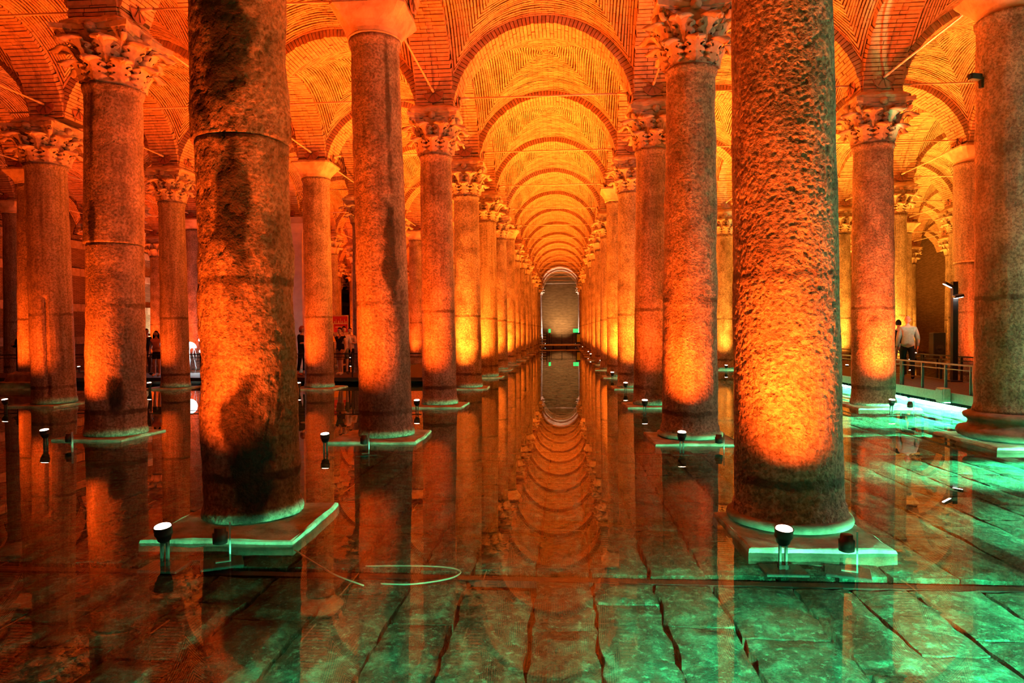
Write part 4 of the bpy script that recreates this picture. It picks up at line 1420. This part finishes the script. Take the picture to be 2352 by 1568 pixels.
# poster board
root = empty('poster_board', (-11.35, 34.6, 0.0), (0, 0, 0.1), label='magenta and white poster with a domed skyline behind the visitors', cat='poster')
mg = plain('poster_magenta', (0.50, 0.03, 0.10), 0.6); yl = plain('poster_yellow', (0.85, 0.62, 0.03), 0.6)
mb = MB(); mb.box((0, 0, 1.9), (0.8, 0.05, 1.35)); link('board', mb.me('board', [M['white']]), root)
mb = MB(); mb.box((0, -0.03, 2.12), (0.74, 0.012, 0.80)); mb.box((0, -0.036, 2.15), (0.70, 0.012, 0.05), mi=1)
for k, (x, h) in enumerate(((-0.28, 0.10), (-0.2, 0.2), (-0.08, 0.12), (0.02, 0.24), (0.1, 0.12), (0.22, 0.2), (0.3, 0.10))):
    mb.box((x, -0.036, 2.17 + h / 2), (0.05 if k % 2 == 0 else 0.022, 0.012, h), mi=1)
mb.box((0, -0.036, 1.98), (0.5, 0.012, 0.04), mi=1)
mb.box((0, -0.03, 1.42), (0.74, 0.012, 0.34), mi=2)
link('print', mb.me('print', [mg, M['white'], yl]), root)
mb = MB()
for s in (-0.35, 0.35): mb.box((s, 0.0, 0.55), (0.05, 0.04, 1.45))
link('legs', mb.me('legs', [M['black']]), root, kind='stuff')

# ------------------------------------------------------------------ cables and conduits on the floor
def tube_thing(name, pts, r, m, label, cat):
    mb = MB(); mb.tube(pts, r, 6)
    return tag(link(name, mb.me(name, [M[m]], True)), label, cat)
for g, nm in zip(gutters_y, ('nearer', 'farther')):
    mb = MB(); mb.box((0, 0, 0), (15.0, 0.09, 0.05))
    tag(link('cable_conduit', mb.me('conduit', [M['darkcable']]), None, (0.5, g, -0.132)), 'straight black cable conduit laid across the flooded floor, the %s of two' % nm, 'conduit')
def smooth_path(P, n=8):
    P = [Vector(p) for p in P]; out = []
    for i in range(len(P) - 1):
        p0, p1, p2, p3 = P[max(i - 1, 0)], P[i], P[i + 1], P[min(i + 2, len(P) - 1)]
        for k in range(n):
            t = k / n
            out.append(0.5 * ((2 * p1) + (-p0 + p2) * t + (2 * p0 - 5 * p1 + 4 * p2 - p3) * t * t + (-p0 + 3 * p1 - 3 * p2 + p3) * t ** 3))
    out.append(P[-1]); return out
def at(px, py, z):
    d = 1600 * (HCAM - z) / (py - 760); u = (px - 1176) / 1600 * d
    return (-sy * d + cy * u, cy * d + sy * u, z)
tube_thing('cable', smooth_path([at(*p) for p in ((835, 1300, -.06), (930, 1300, -.03), (1020, 1304, -.02), (1054, 1314, -.02), (1035, 1328, -.02), (985, 1338, -.02), (930, 1343, -.03), (870, 1341, -.05))]), 0.006, 'cable',
           'thin pale cable looping out of the conduit in the nave', 'cable')
tube_thing('cable', smooth_path([at(*p) for p in ((672, 1262, -.03), (715, 1290, -.03), (765, 1320, -.03), (830, 1345, -.06))]), 0.006, 'cable',
           'thin pale cable trailing from the soot-stained column plinth', 'cable')

# ------------------------------------------------------------------ people
skin = plain('skin', (0.55, 0.33, 0.24), 0.55, 0, 0.4, 0.1, 0.1, 6)
CLOTH = {}
def cloth(c):
    if c not in CLOTH: CLOTH[c] = plain('cloth', c, 0.9, 0, 0.1, 0.2, 0.5, 18)
    return CLOTH[c]
eye_m = plain('eye', (0.02, 0.015, 0.012), 0.3)
lip_m = plain('lip', (0.38, 0.12, 0.10), 0.5)
def person(x, y, z, rz, h, label, shirt, legs, hair, hair_len=0.0, sleeve=0.5, leg_len=1.0, arms=None, shoe=(0.04, 0.035, 0.03), skirt=False, stride=0.05, bald=False, hem=0.88, bulk=1.0):
    s = h / 1.75
    J = {'pelvis': (0, 0, .95), 'spine': (0, .01, 1.14), 'chest': (0, .01, 1.32), 'neck': (0, .0, 1.46), 'skull': (0, -.012, 1.56),
         'shl': (.165, .01, 1.40), 'shr': (-.165, .01, 1.40), 'hil': (.09, 0, .90), 'hir': (-.09, 0, .90),
         'knl': (.10, -.01 - stride, .50), 'knr': (-.10, -.01 + stride, .50), 'anl': (.10, .03 - stride, .09), 'anr': (-.10, .03 + stride * 1.6, .09),
         'tol': (.12, -.15 - stride, .035), 'tor': (-.12, -.15 + stride * 1.6, .035)}
    A = {'l': ((.235, .03, 1.13), (.245, -.05, .90), (.24, -.09, .815)), 'r': ((-.235, .03, 1.13), (-.245, -.05, .90), (-.24, -.09, .815))}
    if arms: A.update(arms)
    for q in 'lr':
        J['el' + q], J['wr' + q], J['ha' + q] = A[q]
    E = [('pelvis', 'spine'), ('spine', 'chest'), ('chest', 'neck'), ('neck', 'skull')]
    for q in 'lr':
        E += [('chest', 'sh' + q), ('sh' + q, 'el' + q), ('el' + q, 'wr' + q), ('wr' + q, 'ha' + q), ('pelvis', 'hi' + q), ('hi' + q, 'kn' + q), ('kn' + q, 'an' + q), ('an' + q, 'to' + q)]
    RAD = {'pelvis': .130, 'spine': .118, 'chest': .135, 'neck': .052, 'skull': .055, 'sh': .066, 'el': .043, 'wr': .029, 'ha': .034, 'hi': .088, 'kn': .057, 'an': .040, 'to': .034}
    names = list(J)
    me = bpy.data.meshes.new('body')
    me.from_pydata([tuple(c * s for c in J[n]) for n in names], [(names.index(a), names.index(b)) for a, b in E], [])
    ob = bpy.data.objects.new('tmp', me); COL.objects.link(ob)
    md = ob.modifiers.new('skin', 'SKIN')
    sk = me.skin_vertices[0].data
    for i, n in enumerate(names):
        r = RAD.get(n, RAD.get(n[:2])) * s * (bulk if n in ('pelvis', 'spine', 'chest') or n[:2] in ('sh', 'hi', 'el') else 1)
        sk[i].radius = (r, r * (0.80 if n in ('pelvis', 'spine', 'chest') else 1.0))
        sk[i].use_root = (n == 'pelvis')
    sb = ob.modifiers.new('sub', 'SUBSURF'); sb.levels = 1; sb.render_levels = 1
    dg = bpy.context.evaluated_depsgraph_get()
    ev = ob.evaluated_get(dg); em = ev.to_mesh()
    V = np.array([v.co[:] for v in em.vertices]); F = [list(p.vertices) for p in em.polygons]
    N = np.array([v.normal[:] for v in em.vertices])
    ev.to_mesh_clear()
    bpy.data.objects.remove(ob); bpy.data.meshes.remove(me)
    # label each vertex with the nearest bone
    best = np.full(len(V), 1e9); lab = np.zeros(len(V), int); par = np.zeros(len(V))
    for k, (a, b) in enumerate(E):
        p, q = np.array(J[a]) * s, np.array(J[b]) * s
        t = np.clip(((V - p) @ (q - p)) / ((q - p) @ (q - p)), 0, 1)
        d = np.linalg.norm(V - (p + t[:, None] * (q - p)), axis=1) - 0.5 * RAD.get(a, RAD.get(a[:2])) * s
        m = d < best
        best[m] = d[m]; lab[m] = k; par[m] = t[m]
    mb = MB(); mb.add(V, F, 0)
    # head with face
    hc = Vector((0, -0.02, 1.635)) * s
    NU, NV = 20, 14
    P = []
    for iv in range(NV + 1):
        ph = PI * iv / NV
        for iu in range(NU):
            th = 2 * PI * iu / NU
            dx, dy, dz = math.sin(ph) * math.cos(th), math.sin(ph) * math.sin(th), math.cos(ph)
            rx, ry, rzz = .074, .094, .115
            px, py, pz = dx * rx, dy * ry, dz * rzz
            if dz < 0: px *= 1 + 0.25 * dz; py *= 1 + 0.12 * dz
            if dy < -0.2:
                g = math.exp(-(dx / 0.16) ** 2) * math.exp(-((dz + 0.12) / 0.16) ** 2); py -= 0.026 * g        # nose
                py += 0.010 * math.exp(-((abs(dx) - 0.38) / 0.16) ** 2 - ((dz - 0.08) / 0.13) ** 2)             # eye sockets
                py -= 0.008 * math.exp(-(dx / 0.3) ** 2 - ((dz + 0.8) / 0.2) ** 2)                              # chin
            P.append(hc + Vector((px, py, pz)) * s)
    Fh = [(iv * NU + iu, (iv + 1) * NU + iu, (iv + 1) * NU + (iu + 1) % NU, iv * NU + (iu + 1) % NU) for iv in range(NV) for iu in range(NU)]
    mb.add(P, Fh, 0)
    for sx in (-1, 1):
        mb.lathe([(0.004 * s, -0.008 * s), (0.011 * s, 0), (0.004 * s, 0.008 * s)], 8, hc + Vector((sx * 0.028, -0.083, 0.008)) * s, None, 1)
        mb.lathe([(0.004 * s, -0.03 * s), (0.014 * s, 0), (0.004 * s, 0.028 * s)], 8, hc + Vector((sx * 0.074, 0.0, -0.005)) * s, None, 0)   # ears
    mb.box(hc + Vector((0, -0.083, -0.058)) * s, (0.042 * s, 0.012 * s, 0.010 * s), None, 2)
    # five fingers per hand
    for q in 'lr':
        w = Vector(J['wr' + q]) * s; ha = Vector(J['ha' + q]) * s
        d = (ha - w).normalized(); side = d.cross(Vector((1, 0, 0)))
        if side.length < 0.2: side = d.cross(Vector((0, 0, 1)))
        side.normalize(); nrm = d.cross(side)
        for k, (o, L) in enumerate(((-0.027, .062), (-0.009, .074), (0.009, .078), (0.027, .070))):
            b0 = ha + side * o * s - d * 0.005 * s
            mb.tube([b0, b0 + d * L * 0.55 * s + nrm * 0.006 * s, b0 + d * L * s + nrm * 0.022 * s], [0.0095 * s, 0.0085 * s, 0.006 * s], 6, 0)
        b0 = ha + side * 0.025 * s - d * 0.04 * s
        mb.tube([b0, b0 + side * 0.028 * s + d * 0.025 * s, b0 + side * 0.034 * s + d * 0.058 * s], [0.012 * s, 0.010 * s, 0.007 * s], 6, 0)
    root = empty('person', (x, y, z), (0, 0, rz), label, 'person')
    link('body', outward(mb.me('body', [skin, eye_m, lip_m], True)), root)
    # garments are shells over the body
    def shell(name, sel, off, col):
        fs = [f for f in F if all(sel[i] for i in f)]
        used = sorted({i for f in fs for i in f}); mp = {i: k for k, i in enumerate(used)}
        if not fs: return
        VV = V[used] + N[used] * off
        bm_v = VV.tolist(); n = len(bm_v)
        edges = {}
        ff = [[mp[i] for i in f] for f in fs]
        for f in ff:
            for a, b in zip(f, f[1:] + f[:1]): edges[(a, b)] = edges.get((a, b), 0) + 1
        inner = (V[used] + N[used] * (off * 0.3)).tolist()
        faces = ff[:]
        for (a, b) in list(edges):
            if (b, a) not in edges: faces.append([b, a, n + a, n + b])
        o = link(name, mesh(name, bm_v + inner, faces, [cloth(col)], True), root)
        return o
    bone = [E[k] for k in lab]
    zrel = V[:, 2] / s
    trunk = np.array([b[0] in ('pelvis', 'spine') or b[1][:2] == 'sh' or b == ('chest', 'neck') for b in bone])
    arm = np.array([(b[0][:2] == 'sh' and (sleeve >= 1 or t < sleeve * 2)) or (b[0][:2] == 'el' and t < (sleeve - 1) * 2) for b, t in zip(bone, par)])
    hips = np.array([b[0][:2] == 'hi' for b in bone])
    torso = ((trunk | hips) & (zrel > hem) & (zrel < 1.45)) | arm
    low = (trunk & (zrel < 1.03)) | np.array([(b[0][:2] == 'hi' and (leg_len >= 0.5 or t < leg_len * 2)) or (b[0][:2] == 'kn' and leg_len > 0.5 and t < (leg_len - 0.5) * 2) for b, t in zip(bone, par)])
    shell('trousers' if leg_len > 0.6 else 'shorts', low, 0.010 * s, legs)
    shell('shirt', torso, 0.016 * s, shirt)
    feet = np.array([(b[0][:2] == 'an') or (b[0][:2] == 'kn' and t > 0.97) for b, t in zip(bone, par)])
    shell('shoes', feet, 0.010 * s, shoe)
    if skirt:
        mb = MB(); mb.lathe([(0.20 * s, 0.62 * s), (0.185 * s, 0.8 * s), (0.165 * s, 0.95 * s), (0.145 * s, 1.05 * s)], 16, cap=False); link('skirt', mb.me('skirt', [cloth(legs)], True), root)
    # hair
    mb = MB()
    P = []; NVh = 8
    full = not bald
    for iv in range(NVh + 1):
        ph = (0.62 if full else 0.5) * PI * iv / NVh
        for iu in range(NU):
            th = 2 * PI * iu / NU
            dx, dy, dz = math.sin(ph) * math.cos(th), math.sin(ph) * math.sin(th), math.cos(ph)
            k = 1.10 if full else 1.02
            px, py, pz = dx * .074 * k, dy * .094 * k, dz * .115 * k
            if dy < -0.25 and dz < 0.45: py *= 0.80; pz = max(pz, 0.045)
            P.append(hc + Vector((px, py + 0.008, pz)) * s)
    Fh = [(iv * NU + iu, (iv + 1) * NU + iu, (iv + 1) * NU + (iu + 1) % NU, iv * NU + (iu + 1) % NU) for iv in range(NVh) for iu in range(NU)]
    mb.add(P, Fh)
    if hair_len > 0:
        zt = hc.z + 0.05 * s
        prof = []
        P = []
        for k in range(7):
            t = k / 6
            zz = zt - t * hair_len * s
            wv = (0.085 + 0.045 * math.sin(PI * min(t * 1.1, 1))) * s
            for i in range(9):
                a = PI * (-0.12 + 1.24 * i / 8)
                P.append((hc.x + wv * math.cos(a), hc.y + (0.01 + 0.105 * math.sin(a) * (1 - 0.15 * t)) * s, zz))
        Fh = [(k * 9 + i, k * 9 + i + 1, (k + 1) * 9 + i + 1, (k + 1) * 9 + i) for k in range(6) for i in range(8)]
        mb.add(P, Fh)
        P2 = [(p[0] * 0.9 + hc.x * 0.1, p[1] * 0.9 + hc.y * 0.1, p[2]) for p in P]
        mb.add(P2, [tuple(reversed(f)) for f in Fh])
    link('hair', mb.me('hair', [cloth(hair)], True), root)
    return root
def floorpos(px, d): # world XY of an image column at a camera depth
    u = (px - 1176) / 1600 * d
    return (-sy * d + cy * u, cy * d + sy * u)
BLK = (0.012, 0.011, 0.011)
UPR = {'r': ((-.20, -.16, 1.55), (-.15, -.22, 1.80), (-.14, -.24, 1.88))}
FOLD = {'l': ((.22, -.03, 1.14), (.08, -.22, 1.18), (.02, -.25, 1.22)), 'r': ((-.22, -.03, 1.14), (-.10, -.22, 1.16), (-.04, -.25, 1.18))}
def put_person(px, d, z, rz, h, label, *a, **k):
    x, y = floorpos(px, d)
    return person(x, y, z, rz, h, label, *a, **k)
ZW = 0.22
put_person(359, 24.15, ZW, 0.1, 1.58, 'person with long dark hair, pink top and black shorts, standing on the walkway', (0.62, 0.28, 0.24), BLK, BLK, 0.42, 0.1, 0.3, shoe=(0.6, 0.45, 0.4), stride=0.02, hem=0.97)
put_person(336, 24.6, ZW, 1.2, 1.66, 'person in black beside the one in the pink top, seen from the side', BLK, (0.06, 0.04, 0.035), BLK, 0.0, 0.5, 1.0, shoe=BLK)
put_person(45, 25.0, ZW, -0.4, 1.62, 'person in dark clothes with folded arms by the pedestal column', BLK, BLK, BLK, 0.0, 1.6, 1.0, arms=FOLD)
put_person(664, 24.1, ZW, 1.0, 1.60, 'person with long dark hair, peach top and dark shorts behind the soot-stained column', (0.62, 0.30, 0.20), BLK, BLK, 0.45, 0.9, 0.42, shoe=(0.5, 0.3, 0.2), arms=FOLD)
put_person(693, 23.9, ZW, 1.5, 1.72, 'person with curly reddish hair in black clothes beside the red block-capital column', BLK, BLK, (0.28, 0.10, 0.05), 0.16, 0.8, 0.9, shoe=(0.35, 0.15, 0.1), arms=FOLD)
put_person(781, 24.3, ZW, -0.3, 1.66, 'person in a black sleeveless top and shorts raising one arm', BLK, (0.30, 0.17, 0.10), BLK, 0.0, 0.08, 0.45, arms=UPR, shoe=(0.6, 0.5, 0.4))
put_person(790, 24.75, ZW, 0.4, 1.70, 'person in a white t-shirt and grey shorts standing in the middle of three', (0.80, 0.72, 0.66), (0.12, 0.14, 0.13), BLK, 0.0, 0.5, 0.45)
put_person(804, 25.45, ZW, 0.1, 1.66, 'person in a cream t-shirt and dark trousers holding hands at the chest', (0.70, 0.52, 0.40), BLK, BLK, 0.0, 0.5, 1.0, arms=FOLD)
put_person(2085, 19.6, 0.30, PI - 0.25, 1.78, 'person in a loose white long-sleeved shirt and black trousers walking away', (0.34, 0.36, 0.30), BLK, (0.50, 0.22, 0.14), 0.0, 1.5, 1.0, bald=True, stride=0.09, hem=0.84, bulk=1.14)
put_person(2064, 20.6, 0.30, PI - 0.1, 1.68, 'person in dark clothes half hidden behind the pale green-lit column', BLK, (0.3, 0.12, 0.08), BLK, 0.0, 0.6, 0.6, shoe=(0.7, 0.6, 0.3))
